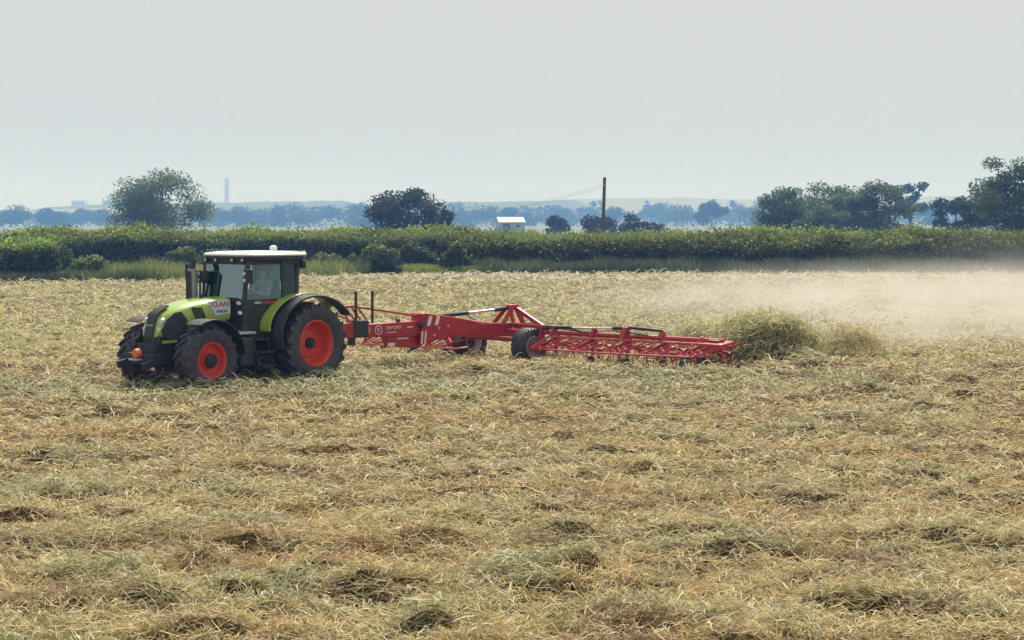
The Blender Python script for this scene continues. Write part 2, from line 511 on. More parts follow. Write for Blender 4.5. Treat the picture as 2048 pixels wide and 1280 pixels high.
tag(mesh_np('ground', gv, np.array([[0, 1, 2, 3]]), gm), 'flat meadows and stubble running out to the low hills', 'ground', kind='structure')

# ------------------------------------------------------------------ hay strands
def strands(name, p, azim, pitch, length, width, bend, col, label, cat='hay', lift=None):
    """N bent flat blades, 2 quads each"""
    n = len(p)
    d = np.c_[np.cos(azim) * np.cos(pitch), np.sin(azim) * np.cos(pitch), np.sin(pitch)]
    side = np.c_[-np.sin(azim), np.cos(azim), np.zeros(n)]
    up = np.cross(d, side)
    roll = np.random.default_rng(3).uniform(-1.2, 1.2, n)[:, None]
    wv = (side * np.cos(roll) + up * np.sin(roll)) * (width * .5)[:, None]
    a = p - d * (length * .5)[:, None]
    b = p + d * (length * .5)[:, None]
    sd2 = np.random.default_rng(4).uniform(-1, 1, n)
    k1 = np.random.default_rng(5).uniform(.3, 1.25, n); k2 = np.random.default_rng(6).uniform(-.35, 1.2, n)
    off = np.c_[np.zeros(n), np.zeros(n), bend] + side * (sd2 * length * .34)[:, None]
    m1 = a * .66 + b * .34 + off * k1[:, None]
    m2 = a * .34 + b * .66 + off * k2[:, None]
    co = np.stack([a - wv * .6, a + wv * .6, m1 - wv, m1 + wv, m2 - wv * .9, m2 + wv * .9, b - wv * .3, b + wv * .3], 1).reshape(-1, 3)
    i = np.arange(n)[:, None] * 8
    f = np.concatenate([i + np.array([0, 1, 3, 2]), i + np.array([2, 3, 5, 4]), i + np.array([4, 5, 7, 6])], 1).reshape(-1, 4)
    o = mesh_np(name, co, f, M['hay'], tint=np.repeat(col, 8, 0), smooth=False)
    return tag(o, label, cat, kind='stuff')
rs = np.random.default_rng(21)
NS = 218000
# even density in the picture: uniform in 1/distance
v = rs.uniform(1 / 107.0, 1 / 11.6, NS)
v = np.where(rs.random(NS) < .28, rs.uniform(1 / 107.0, 1 / 38.0, NS), v)
sy = 1 / v
sx = rs.uniform(-1, 1, NS) * (.345 * sy + .8)
# thinner cover on the margins to either side
nm = 34000; my = 1 / rs.uniform(1 / 90.0, 1 / 12.0, nm)
mxs = rs.choice([-1, 1], nm) * (.34 * my + .7 + 9 * rs.random(nm) ** 1.5)
sx, sy = np.r_[sx, mxs], np.r_[sy, my]
# thicker on the heaps
wt = np.array([m[2] ** 2 / m[1] ** 1.6 for m in MOUNDS]); ne = 50000
mi = rs.choice(len(MOUNDS), ne, p=wt / wt.sum())
sx = np.r_[sx, MA[mi, 0] + rs.normal(0, .8, ne) * MA[mi, 2]]; sy = np.r_[sy, MA[mi, 1] + (rs.normal(0, .45, ne) - .22) * MA[mi, 2] * .62]
keep = (sy < field_edge(sx) - .2) & (sy > 11)
sx, sy = sx[keep], sy[keep]
n = len(sx)
sz, sg = hay_surface(sx, sy, True)
scol = hay_colour(sx, sy, n, sg, rs)
stick = rs.random(n)
length = rs.uniform(.07, .24, n) * (1 + sy / 55)
width = np.maximum(.0095, .00058 * sy) * rs.uniform(.7, 1.35, n)
pitch = np.where(stick > .90, rs.uniform(.2, .9, n), rs.normal(0, .22, n))
zoff = rs.normal(0.0, .034, n) + np.where(stick > .9, .5 * length * np.sin(np.abs(pitch)) * .7, 0)
flow = np.pi * 2 * fbm(sx / .55 + 5, sy / .40 + 2, 2) * 1.6 + rs.normal(0, .55, n)
strands('loose_hay', np.c_[sx, sy, sz + zoff], flow, pitch, length, width, rs.uniform(-.25, .6, n) * length * .6, scol,
        'loose dry hay strands strewn all over the field')

# ------------------------------------------------------------------ vegetation helpers
def leaf_cards(c, size, r, up_bias=.5, aspect=.75):
    n = len(c)
    nv = r.normal(size=(n, 3)); nv[:, 2] += up_bias
    nv /= np.linalg.norm(nv, axis=1)[:, None]
    t = r.normal(size=(n, 3)); t -= nv * (t * nv).sum(1)[:, None]
    t /= np.linalg.norm(t, axis=1)[:, None]
    b = np.cross(nv, t)
    s = size[:, None] * .5
    co = np.stack([c - t * s, c - b * s * aspect + nv * s * .25, c + t * s, c + b * s * aspect + nv * s * .25], 1).reshape(-1, 3)
    f = np.arange(n * 4).reshape(n, 4)
    return co, f
def leaf_tint(n, base, r, var=.35, yellow=.0):
    c = np.array(base)[None, :] * (1 - var + 2 * var * r.random(n))[:, None]
    k = (r.random(n) * yellow)[:, None]
    c = c * (1 - k) + c * np.array([1.9, 1.55, .9]) * k
    return np.repeat(np.clip(c, .004, .6), 4, 0)
TREE_SEED = [100]
def make_tree(name, label, x, y, height, width, base_col, leaves, leaf, group=None, low=.12, lobes=16, depth=None, gap=0.0, top_pow=1.0, shape=None, trunk_r=None, spread=.0):
    """tapered trunk with limbs, crown of leaf clumps grouped in lobes"""
    TREE_SEED[0] += 1
    r = np.random.default_rng(TREE_SEED[0])
    root = tag(empty(name, (x, y, 0)), label, 'tree', group)
    depth = depth or width * .85
    # lobes inside the crown's envelope
    cz0, cz1 = height * low, height
    L = []
    tries = 0
    while len(L) < lobes and tries < 4000:
        tries += 1
        q = r.uniform(-1, 1, 3)
        if (q ** 2).sum() > 1 or (q ** 2).sum() < .12: continue
        if gap > 0 and q[0] > .05 and q[0] < .72 and -.62 < q[2] < .5 and r.random() < gap: continue
        if q[2] < -.2 and abs(q[0]) > .95: continue
        rad = r.uniform(.20, .34) * (1 if lobes > 10 else 1.25)
        wz = 1 - .25 * max(q[2], 0)
        L.append((q[0] * wz * (1 - rad * .8), q[1] * (1 - rad * .8), q[2] * (1 - rad * .75), rad))
    L = np.array(L)
    lx, ly = L[:, 0] * width / 2, L[:, 1] * depth / 2
    lz = cz0 + (L[:, 2] * .5 + .5) * (cz1 - cz0)
    lr = L[:, 3] * width * .5
    # trunk and limbs
    mb = MB(); tr = trunk_r or height * .028
    fork = cz0 + .28 * (cz1 - cz0)
    mb.tube([(0, 0, -.2), (r.normal() * .1, 0, fork * .5), (r.normal() * .15, r.normal() * .1, fork), (r.normal() * .4, 0, cz0 + .75 * (cz1 - cz0))], [tr * 1.35, tr, tr * .85, tr * .2], 7)
    for k in range(min(len(L), 12)):
        a = Vector((0, 0, fork * r.uniform(.65, 1.1))); b = Vector((lx[k], ly[k], lz[k]))
        m = a.lerp(b, .5) + Vector((r.normal() * .2, r.normal() * .2, -.08 * height * r.random()))
        mb.tube([a, m, b], [tr * .5, tr * .3, tr * .08], 5)
    mb.build('trunk', M['bark'], root)
    # leaves
    w = lr ** 2; idx = r.choice(len(L), leaves, p=w / w.sum())
    d = r.normal(size=(leaves, 3)); d /= np.linalg.norm(d, axis=1)[:, None]
    rad = r.random(leaves) ** .45 * (1 + .25 * r.random(leaves))
    c = np.c_[lx[idx], ly[idx], lz[idx]] + d * (lr[idx] * rad)[:, None] * np.array([1, 1, .8])
    lo, hi = np.percentile(c[:, 0], (1.5, 98.5)); c[:, 0] = (c[:, 0] - (lo + hi) / 2) * width / (hi - lo)
    c[:, 2] *= height / np.percentile(c[:, 2], 99.8)
    c[:, 2] = np.maximum(c[:, 2], .15)
    sz = leaf * r.uniform(.6, 1.4, leaves)
    co, f = leaf_cards(c, sz, r)
    tone = (0.75 + .5 * r.random(len(L)))[idx]
    col = leaf_tint(leaves, base_col, r, .32, .35) * np.repeat(tone, 4)[:, None]
    mesh_np('crown', co, f, M['leaf'], root, tint=col)
    return root
def hedge_body(name, label, path, prof, lumps, cards, leaf, base_col, top_col, top_from, cat='hedge', seed=1, group=None):
    """path [(x,y)] runs along the foot; prof [(back,z)] is the cross-section from the foot up and over"""
    r = np.random.default_rng(seed)
    P = np.array(path, float); seg = np.linalg.norm(np.diff(P, axis=0), axis=1); cum = np.r_[0, np.cumsum(seg)]; total = cum[-1]
    Q = np.array(prof, float); qs = np.r_[0, np.cumsum(np.linalg.norm(np.diff(Q, axis=0), axis=1))]
    def at(u, v):
        x = np.interp(u, cum, P[:, 0]); y = np.interp(u, cum, P[:, 1])
        e = .5
        tx = np.interp(u + e, cum, P[:, 0]) - np.interp(u - e, cum, P[:, 0]); ty = np.interp(u + e, cum, P[:, 1]) - np.interp(u - e, cum, P[:, 1])
        ln = np.hypot(tx, ty) + 1e-6; tx, ty = tx / ln, ty / ln
        b = np.interp(v, qs, Q[:, 0]); z = np.interp(v, qs, Q[:, 1])
        hs = 1 + lumps * (fbm(u / 2.0 + seed * 3, v / 2.0 + 1, 3) - .5) * 1.2 + lumps * .9 * (vnoise(u / 4 + seed, u * 0) - .5) - lumps * .12
        fo = lumps * 1.6 * (fbm(u / 1.3 + 30 * seed, v / .9 + 7, 3) - .5)
        bb = b - fo
        return np.c_[x - ty * bb, y + tx * bb, z * hs]
    root = tag(empty(name, (P[:, 0].mean(), P[:, 1].mean(), 0)), label, cat, group)
    o = np.array(root.location)
    nu, nv_ = max(8, int(total / .7)), 14
    U, Vv = np.meshgrid(np.linspace(0, total, nu), np.linspace(0, qs[-1], nv_), indexing='ij')
    co = at(U.ravel(), Vv.ravel())
    cen = Q.mean(0)
    inn = co.copy(); inn[:, 2] = inn[:, 2] * .93 - .08
    yb = np.interp(Vv.ravel(), qs, Q[:, 0]) - cen[0]
    inn[:, 1] -= np.sign(yb) * .18
    ii = np.arange(nu * nv_).reshape(nu, nv_)
    fq = np.stack([ii[:-1, :-1], ii[1:, :-1], ii[1:, 1:], ii[:-1, 1:]], -1).reshape(-1, 4)
    mesh_np('twigs', inn - o, fq, M['twig'], root)
    u = r.uniform(0, total, cards); vv = r.uniform(0, qs[-1] * .97, cards)
    c = at(u, vv) + r.normal(size=(cards, 3)) * np.array([.12, .12, .10])
    # ragged shoots along the top
    shoot = (r.random(cards) < .2) & (c[:, 2] > top_from * .9)
    c[shoot, 2] += np.abs(r.normal(0, .24, shoot.sum()))
    c[:, 2] = np.maximum(c[:, 2], .05)
    co2, f2 = leaf_cards(c, leaf * r.uniform(.5, 1.5, cards), r, .55)
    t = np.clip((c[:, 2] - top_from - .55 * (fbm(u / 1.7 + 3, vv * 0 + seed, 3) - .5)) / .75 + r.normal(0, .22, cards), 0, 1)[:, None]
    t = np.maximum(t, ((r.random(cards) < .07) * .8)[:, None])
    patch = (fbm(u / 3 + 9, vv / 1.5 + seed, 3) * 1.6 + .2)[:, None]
    bc = np.array(base_col) * (1 - t) + np.array(top_col) * t  # sunlit crest over shaded face put into the leaf tint, along with young shoots
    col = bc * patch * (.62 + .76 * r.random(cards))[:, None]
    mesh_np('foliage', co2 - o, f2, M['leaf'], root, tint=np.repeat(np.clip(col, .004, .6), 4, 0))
    return root
def shrub(name, label, x, y, w, d, h, cards, leaf, base_col, top_col, seed, group=None, cat='shrub', floor=.05):
    r = np.random.default_rng(seed)
    root = tag(empty(name, (x, y, 0)), label, cat, group)
    nl = 9
    q = r.normal(size=(nl, 3)); q /= np.linalg.norm(q, axis=1)[:, None]; q *= r.uniform(.2, .65, nl)[:, None]; q[:, 2] = np.abs(q[:, 2])
    idx = r.integers(0, nl, cards)
    dv = r.normal(size=(cards, 3)); dv /= np.linalg.norm(dv, axis=1)[:, None]
    c = (q[idx] + dv * (.42 * r.random(cards) ** .4)[:, None]) * np.array([w / 2, d / 2, h * .96])
    c[:, 2] = np.maximum(np.abs(c[:, 2]), floor)
    co, f = leaf_cards(c, leaf * r.uniform(.5, 1.5, cards), r, .5)
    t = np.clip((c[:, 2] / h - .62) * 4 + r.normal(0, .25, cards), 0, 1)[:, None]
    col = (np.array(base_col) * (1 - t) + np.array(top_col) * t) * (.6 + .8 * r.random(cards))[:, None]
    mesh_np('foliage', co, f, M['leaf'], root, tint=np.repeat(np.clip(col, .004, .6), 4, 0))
    mb = MB()
    for k in range(nl):
        b = q[k] * np.array([w / 2, d / 2, h])
        mb.tube([(r.normal() * .1 * w, r.normal() * .05 * d, -.05), (b[0] * .6, b[1] * .6, b[2] * .5 + .1), tuple(b)], [.05, .03, .012], 5)
    mb.build('stem', M['twig'], root)
    return root
def blades(name, label, x, y, h, w, col, r, cat='grass', z0=None):
    """upright tapering grass blades"""
    n = len(x)
    a = r.uniform(0, 2 * np.pi, n); ln = r.normal(0, .28, (n, 2)) * h[:, None]
    z0 = np.zeros(n) if z0 is None else z0
    b0 = np.c_[x, y, z0]
    tip = b0 + np.c_[ln, h]
    mid = b0 + np.c_[ln * .35, h * .55]
    wv = np.c_[np.cos(a), np.sin(a), np.zeros(n)] * (w * .5)[:, None]
    co = np.stack([b0 - wv, b0 + wv, mid - wv * .8, mid + wv * .8, tip - wv * .15, tip + wv * .15], 1).reshape(-1, 3)
    i = np.arange(n)[:, None] * 6
    f = np.concatenate([i + np.array([0, 1, 3, 2]), i + np.array([2, 3, 5, 4])], 1).reshape(-1, 4)
    return tag(mesh_np(name, co, f, M['grass'], tint=np.repeat(col, 6, 0)), label, cat, kind='stuff')

DARK, MIDG, LITE = (.038, .055, .022), (.055, .085, .028), (.115, .165, .032)
# ------------------------------------------------------------------ hedges and shrubs at the field's edge
def pxs(*pts): return [site(a, b) for a, b in pts]
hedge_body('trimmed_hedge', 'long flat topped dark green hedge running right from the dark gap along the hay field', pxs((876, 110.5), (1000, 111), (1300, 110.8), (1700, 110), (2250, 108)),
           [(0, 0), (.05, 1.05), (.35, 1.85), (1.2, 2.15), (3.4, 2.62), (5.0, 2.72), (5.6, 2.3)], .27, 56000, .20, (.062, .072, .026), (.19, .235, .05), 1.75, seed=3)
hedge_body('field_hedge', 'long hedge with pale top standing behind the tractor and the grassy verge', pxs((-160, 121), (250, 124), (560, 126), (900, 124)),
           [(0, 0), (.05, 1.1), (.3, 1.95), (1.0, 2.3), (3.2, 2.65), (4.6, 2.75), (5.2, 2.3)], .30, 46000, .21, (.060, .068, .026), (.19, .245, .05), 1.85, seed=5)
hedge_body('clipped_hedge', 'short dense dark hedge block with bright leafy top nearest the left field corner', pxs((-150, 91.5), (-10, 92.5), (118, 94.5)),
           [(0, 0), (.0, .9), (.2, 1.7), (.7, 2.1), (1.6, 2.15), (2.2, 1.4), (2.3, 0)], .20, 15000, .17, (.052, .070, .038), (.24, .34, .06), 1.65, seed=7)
x, y = site(172, 96.5)
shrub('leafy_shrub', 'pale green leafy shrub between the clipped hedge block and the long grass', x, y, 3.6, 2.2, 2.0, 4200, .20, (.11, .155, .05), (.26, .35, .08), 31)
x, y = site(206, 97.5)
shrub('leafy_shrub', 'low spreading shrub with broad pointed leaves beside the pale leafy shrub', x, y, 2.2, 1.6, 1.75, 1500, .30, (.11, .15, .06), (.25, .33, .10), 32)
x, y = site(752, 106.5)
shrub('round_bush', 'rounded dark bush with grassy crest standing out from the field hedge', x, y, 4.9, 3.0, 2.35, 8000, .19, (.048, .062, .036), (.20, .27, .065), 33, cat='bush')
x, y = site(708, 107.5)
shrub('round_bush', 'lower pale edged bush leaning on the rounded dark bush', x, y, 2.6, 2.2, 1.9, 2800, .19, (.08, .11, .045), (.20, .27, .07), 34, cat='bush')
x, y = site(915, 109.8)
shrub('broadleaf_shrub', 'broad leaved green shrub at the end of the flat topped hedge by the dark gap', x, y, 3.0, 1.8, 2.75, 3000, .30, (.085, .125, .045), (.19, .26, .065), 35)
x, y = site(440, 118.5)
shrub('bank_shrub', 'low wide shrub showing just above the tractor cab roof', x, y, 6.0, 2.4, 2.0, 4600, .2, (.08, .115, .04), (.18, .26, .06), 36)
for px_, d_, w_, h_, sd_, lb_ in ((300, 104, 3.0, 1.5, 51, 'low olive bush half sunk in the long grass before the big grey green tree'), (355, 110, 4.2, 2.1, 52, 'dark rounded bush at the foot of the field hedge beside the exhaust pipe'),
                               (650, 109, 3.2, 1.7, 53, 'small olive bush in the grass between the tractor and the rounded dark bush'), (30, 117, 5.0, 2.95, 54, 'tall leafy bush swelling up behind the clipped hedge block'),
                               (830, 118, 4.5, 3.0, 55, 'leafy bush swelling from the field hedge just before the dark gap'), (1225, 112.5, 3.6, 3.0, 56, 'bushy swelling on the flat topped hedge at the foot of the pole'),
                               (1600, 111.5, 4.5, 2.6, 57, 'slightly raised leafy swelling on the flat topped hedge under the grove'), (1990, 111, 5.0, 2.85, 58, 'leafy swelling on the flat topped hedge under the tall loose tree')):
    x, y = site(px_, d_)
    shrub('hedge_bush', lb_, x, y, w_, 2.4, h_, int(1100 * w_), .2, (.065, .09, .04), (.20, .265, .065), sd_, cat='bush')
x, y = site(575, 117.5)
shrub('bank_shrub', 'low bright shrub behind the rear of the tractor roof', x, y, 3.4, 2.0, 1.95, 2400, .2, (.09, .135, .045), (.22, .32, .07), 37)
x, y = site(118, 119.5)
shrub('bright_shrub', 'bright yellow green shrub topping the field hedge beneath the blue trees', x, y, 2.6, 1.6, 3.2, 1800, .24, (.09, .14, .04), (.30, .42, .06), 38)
# grass along the edge of the field
rg = np.random.default_rng(77)
def verge(n, px0, px1, near, deep, h0, h1, c0, c1, w=.045):
    px = rg.uniform(px0, px1, n)
    d = field_edge((px - 1024) / 3300 * 100) + near + deep * rg.random(n)
    x = (px - 1024) / 3300 * d
    hh = (h0 + (h1 - h0) * rg.random(n)) * (.65 + .7 * fbm(x / 1.6 + 4, d / 2, 2))
    k = np.clip(fbm(x / 2.2 + 50, d / 1.5 + 9, 3) * 1.8 - .4 + rg.normal(0, .18, n), 0, 1)[:, None]
    col = (np.array(c0) * (1 - k) + np.array(c1) * k) * (.7 + .6 * rg.random(n))[:, None]
    return x, d, hh, np.full(n, w) * rg.uniform(.6, 1.5, n), col
parts = [verge(9000, 215, 760, -.2, 9.0, .6, 1.25, (.12, .175, .05), (.30, .325, .11)),
         verge(2600, 120, 330, -.2, 1.6, .5, .9, (.08, .115, .045), (.19, .22, .08)),
         verge(1800, -60, 130, -.3, .8, .3, .9, (.06, .085, .05), (.13, .16, .08)),
         verge(5200, 800, 985, -.2, 2.4, .3, .75, (.16, .24, .05), (.28, .36, .07)),
         verge(13000, 950, 2200, -.2, 2.4, .6, 1.25, (.065, .09, .05), (.15, .185, .085))]
cat_ = [np.concatenate([p[k] for p in parts]) for k in range(5)]
blades('verge_grass', 'tall tangled grass and weeds along the foot of the hedges', cat_[0], cat_[1], cat_[2], cat_[3], cat_[4], rg)
# grass shoots sticking out of the hedge tops
n = 5200
px = rg.uniform(-150, 2200, n); left = px < 870
d = np.where(left, 124 + 2.6 + 1.2 * rg.random(n), 110.3 + 1.5 + 3 * rg.random(n))
x = (px - 1024) / 3300 * d
k = rg.random(n)[:, None]
blades('top_grass', 'pale wispy grass growing up through the hedge tops', x, d, rg.uniform(.25, .6, n), np.full(n, .05), np.array([.16, .24, .05]) * (1 - k) + np.array([.31, .36, .11]) * k, rg,
       z0=np.where(left, 2.35, 2.2 + .12 * (d - 111.8)))

# ------------------------------------------------------------------ trees behind the hedges
def tree_px(name, label, x0, x1, ytop, dist, col, leaves, leaf, **kw):
    w = (x1 - x0) / 3300 * dist
    x, y = site((x0 + x1) / 2, dist)
    return make_tree(name, label, x, y, height_at(ytop, dist), w * 1.0, col, leaves, leaf, **kw)
GREY = (.105, .155, .078); OAK = (.030, .040, .024); MIDT = (.080, .120, .058)
tree_px('willow_tree', 'big broad grey green tree with an open window in its crown behind the tractor', 232, 414, 343, 250, GREY, 16000, .34, low=.06, lobes=60, gap=.8)
tree_px('oak_tree', 'dark spreading oak standing alone above the hedge beyond the red machine', 742, 880, 378, 215, OAK, 6500, .35, low=.10, lobes=26)
tree_px('oak_tree', 'low dark bush tree pressed against the right of the dark oak', 845, 905, 412, 214, OAK, 2600, .34, low=.05, lobes=10)
G3 = 'grey green trees standing together behind the flat topped hedge'
tree_px('grove_tree', 'grey green grove tree at the open end of the grove facing the utility pole', 1516, 1625, 376, 225, GREY, 8500, .33, low=.04, lobes=26, group=G3)
tree_px('grove_tree', 'grey green grove tree standing in the middle of its grove', 1600, 1725, 368, 232, GREY, 8500, .33, low=.04, lobes=26, group=G3)
tree_px('grove_tree', 'tallest bushiest tree of the grey green grove, its tip pointed', 1690, 1815, 364, 228, MIDT, 9000, .33, low=.03, lobes=28, group=G3)
tree_px('grove_tree', 'low rounded thicket tree under the taller grove trees', 1590, 1690, 412, 215, MIDT, 4200, .33, low=.02, lobes=14, group=G3)
tree_px('slender_tree', 'slender bluish tree just beyond the grove with a leaning crown', 1790, 1850, 366, 420, (.035, .05, .04), 1500, .75, low=.12, lobes=14)
tree_px('hedgerow_tree', 'low dark green tree between the grove and the tall leafy tree', 1868, 1950, 396, 255, (.04, .06, .035), 3200, .48, low=.03, lobes=16)
tree_px('hedgerow_tree', 'small dark tree tucked under the tall leafy tree', 1920, 1990, 388, 205, (.042, .065, .034), 2400, .42, low=.03, lobes=14)
tree_px('tall_leafy_tree', 'tall loose leaved green tree rising highest of all by the right field corner', 1952, 2090, 318, 172, (.075, .115, .048), 12000, .27, low=.05, lobes=34)
DK = (.030, .034, .032)
tree_px('scrub_tree', 'small dark purple green scrub mound between the pale barn and the pole', 1094, 1136, 432, 330, DK, 900, .6, low=.0, lobes=7)
tree_px('scrub_tree', 'dark scrub spreading round the foot of the utility pole', 1166, 1240, 432, 300, DK, 1300, .6, low=.0, lobes=10)
tree_px('scrub_tree', 'dark scrub mound just past the pole towards the blue trees', 1244, 1322, 430, 290, DK, 1500, .6, low=.0, lobes=10)
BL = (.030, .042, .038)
GB = 'blue hazy trees on the far plain'
far = [(-10, 58, 410, 640), (80, 120, 418, 640), (116, 152, 424, 700), (146, 178, 418, 760), (186, 236, 420, 700),
       (404, 452, 417, 760), (450, 498, 414, 700), (492, 562, 411, 720), (548, 614, 406, 680), (604, 674, 411, 700), (688, 730, 406, 720), (716, 756, 428, 650),
       (884, 968, 405, 680), (958, 1016, 413, 700), (1012, 1048, 416, 680), (1046, 1078, 424, 760), (1072, 1112, 418, 820), (1106, 1148, 416, 780), (1160, 1192, 414, 860),
       (1212, 1264, 414, 720), (1286, 1322, 413, 840), (1308, 1342, 405, 860), (1338, 1394, 410, 760), (1398, 1448, 405, 540), (1444, 1488, 402, 800), (1482, 1530, 410, 700),
       (1846, 1884, 412, 620)]
far_where = ['topmost in its clump beyond the left hedge end', 'round topped, by the broken scrub', 'ragged and low beside the round topped one', 'thin topped under the pale power station block',
             'with an arched crown beside the big grey green tree', 'low, just past the big grey green tree', 'darker, under the tall pale chimney', 'wide, second past the chimney', 'tallest of the wood behind the cab roof', 'broad, ending the wood behind the cab roof',
             'standing alone before the dark oak', 'low, touching the dark oak', 'large, just past the dark oak', 'wide, between the dark oak and the pale barn', 'pointed, rising behind the pale barn roof', 'smallest, just past the pale barn', 'pale and round past the pale barn', 'round, behind the purple scrub mound',
             'slender, close before the utility pole', 'square topped, just past the utility pole', 'small, second past the utility pole', 'tall and narrow, third past the utility pole', 'broad, midway between pole and grove', 'dark and upright, midway between pole and grove', 'tall and pale behind the dark upright one', 'broad, touching the grey green grove',
             'low, between the slender bluish tree and the dark hedgerow tree']
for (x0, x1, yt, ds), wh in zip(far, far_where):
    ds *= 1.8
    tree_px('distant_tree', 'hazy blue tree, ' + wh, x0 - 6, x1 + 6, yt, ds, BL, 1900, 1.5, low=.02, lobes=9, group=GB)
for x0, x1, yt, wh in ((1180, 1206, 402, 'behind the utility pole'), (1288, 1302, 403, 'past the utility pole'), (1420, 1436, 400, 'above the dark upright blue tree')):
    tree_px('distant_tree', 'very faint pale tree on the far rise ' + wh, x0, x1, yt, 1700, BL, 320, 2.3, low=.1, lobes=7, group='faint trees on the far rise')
# the low unbroken belt of scrub that joins the far trees
r = np.random.default_rng(90)
n = 22000
bx = r.uniform(-520, 520, n); by = 1390 + r.uniform(-30, 40, n)
bz = r.random(n) ** .7 * (5.6 + 15.0 * fbm(bx / 30 + 80, by * 0 + 3, 3) ** 1.2)
co, f = leaf_cards(np.c_[bx, by, bz], 2.1 * r.uniform(.6, 1.4, n), r)
tag(mesh_np('distant_wood', co, f, M['leaf'], tint=leaf_tint(n, BL, r, .3)), 'low blue belt of scrub and hedgerow across the far plain', 'wood', kind='stuff')

# ------------------------------------------------------------------ hills
prof = np.array([(-900, 424), (-200, 424), (0, 421), (50, 424), (90, 416), (140, 413), (220, 409), (330, 408), (420, 408), (520, 405), (600, 404), (690, 403), (740, 409), (830, 407), (900, 405), (960, 406), (1050, 403), (1150, 401), (1250, 398), (1330, 397), (1420, 398), (1500, 400), (1600, 406), (1700, 404), (1780, 400), (1850, 394), (1920, 392), (2000, 396), (2048, 398), (2300, 400), (2900, 412)], float)
nu, nr = 260, 9
pxv = np.linspace(-900, 2900, nu)
ang = (HORIZON - np.interp(pxv, prof[:, 0], prof[:, 1]))
rows = []
for j, ds in enumerate((1480, 1600, 1750, 1900, 1990, 2140, 2500, 3100, 3650)):
    s = (0, .30, .66, 1.0, 1.0, .9, .8, .6, .3)[j]
    zz = np.maximum(s * (EYE + ang / 3300 * 1900) * (1 + .05 * (vnoise(pxv / 60 + j, pxv * 0 + j) - .5)), -.0) - (.3 if j == 0 else 0)
    zz += (1.1 * vnoise(pxv / 7, pxv * 0 + j)) if j == 3 else 0
    rows.append(np.c_[(pxv - 1024) / 3300 * ds, np.full(nu, ds), zz])
co = np.concatenate(rows)
ii = np.arange(nu * nr).reshape(nr, nu)
fq = np.stack([ii[:-1, :-1], ii[:-1, 1:], ii[1:, 1:], ii[1:, :-1]], -1).reshape(-1, 4)
km, knt, kb = new_mat('hill_fields')
tc = knt.nodes.new('ShaderNodeTexCoord')
vo = knt.nodes.new('ShaderNodeTexVoronoi'); vo.inputs['Scale'].default_value = .004
knt.links.new(tc.outputs['Object'], vo.inputs['Vector'])
sp = knt.nodes.new('ShaderNodeSeparateColor'); knt.links.new(vo.outputs['Color'], sp.inputs[0])
rp = knt.nodes.new('ShaderNodeValToRGB')
rp.color_ramp.elements[0].position = .3; rp.color_ramp.elements[0].color = (.04, .06, .03, 1)
rp.color_ramp.elements[1].position = .75; rp.color_ramp.elements[1].color = (.15, .155, .09, 1)
knt.links.new(sp.outputs[0], rp.inputs['Fac']); knt.links.new(rp.outputs[0], kb.inputs['Base Color']); kb.inputs['Roughness'].default_value = .95
tag(mesh_np('hills', co, fq, km, smooth=True), 'long low ridge of hazy farmland', 'hills', kind='structure')

# ------------------------------------------------------------------ chimney and power station blocks
D_ = 2900.0
def far_z(py, d=D_): return height_at(py, d)
x, y = site(455, D_)
ch = tag(empty('power_station_chimney', (x, y, 0)), 'tall pale square topped chimney fading into haze beyond the hills', 'chimney')
hgt = far_z(357)
for k in range(3):
    a = 2 * math.pi * k / 3 + .5
    MB().tube([(2.2 * math.cos(a), 2.2 * math.sin(a), 0), (2.0 * math.cos(a), 2.0 * math.sin(a), hgt)], [2.3, 2.0], 16).build('flue', M['concrete'], ch)
MB().box((0, 0, hgt - 2.0), (8.2, 8.2, 1.6)).build('top_ring', M['concrete'], ch)
MB().box((0, 0, far_z(402)), (8, 8, 9)).build('plinth', M['concrete'], ch)
def works_block(px0, px1, ytop, label):
    x0, _ = site(px0, D_); x1, _ = site(px1, D_)
    e = tag(empty('works_building', ((x0 + x1) / 2, D_, 0)), label, 'building', 'pale power station blocks')
    h = far_z(ytop); w = x1 - x0
    MB().box((0, 0, h / 2), (w, 26, h)).build('wall', M['concrete'], e)
    MB().box((0, 0, h + .6), (w * .96, 25, 1.2)).build('roof', M['barn_roof'], e)
    for k in range(4): MB().box((-w * .375 + k * w * .25, -13.3, h - 4), (w * .16, 1, 4)).build('window_band', M['dark'], e)
works_block(149, 175, 403, 'pale boxy works building standing alone on the hill skyline')
works_block(210, 245, 402, 'pale boxy works building half hidden by the big grey green tree')
works_block(398, 428, 403, 'pale boxy works building beside the foot of the tall chimney')

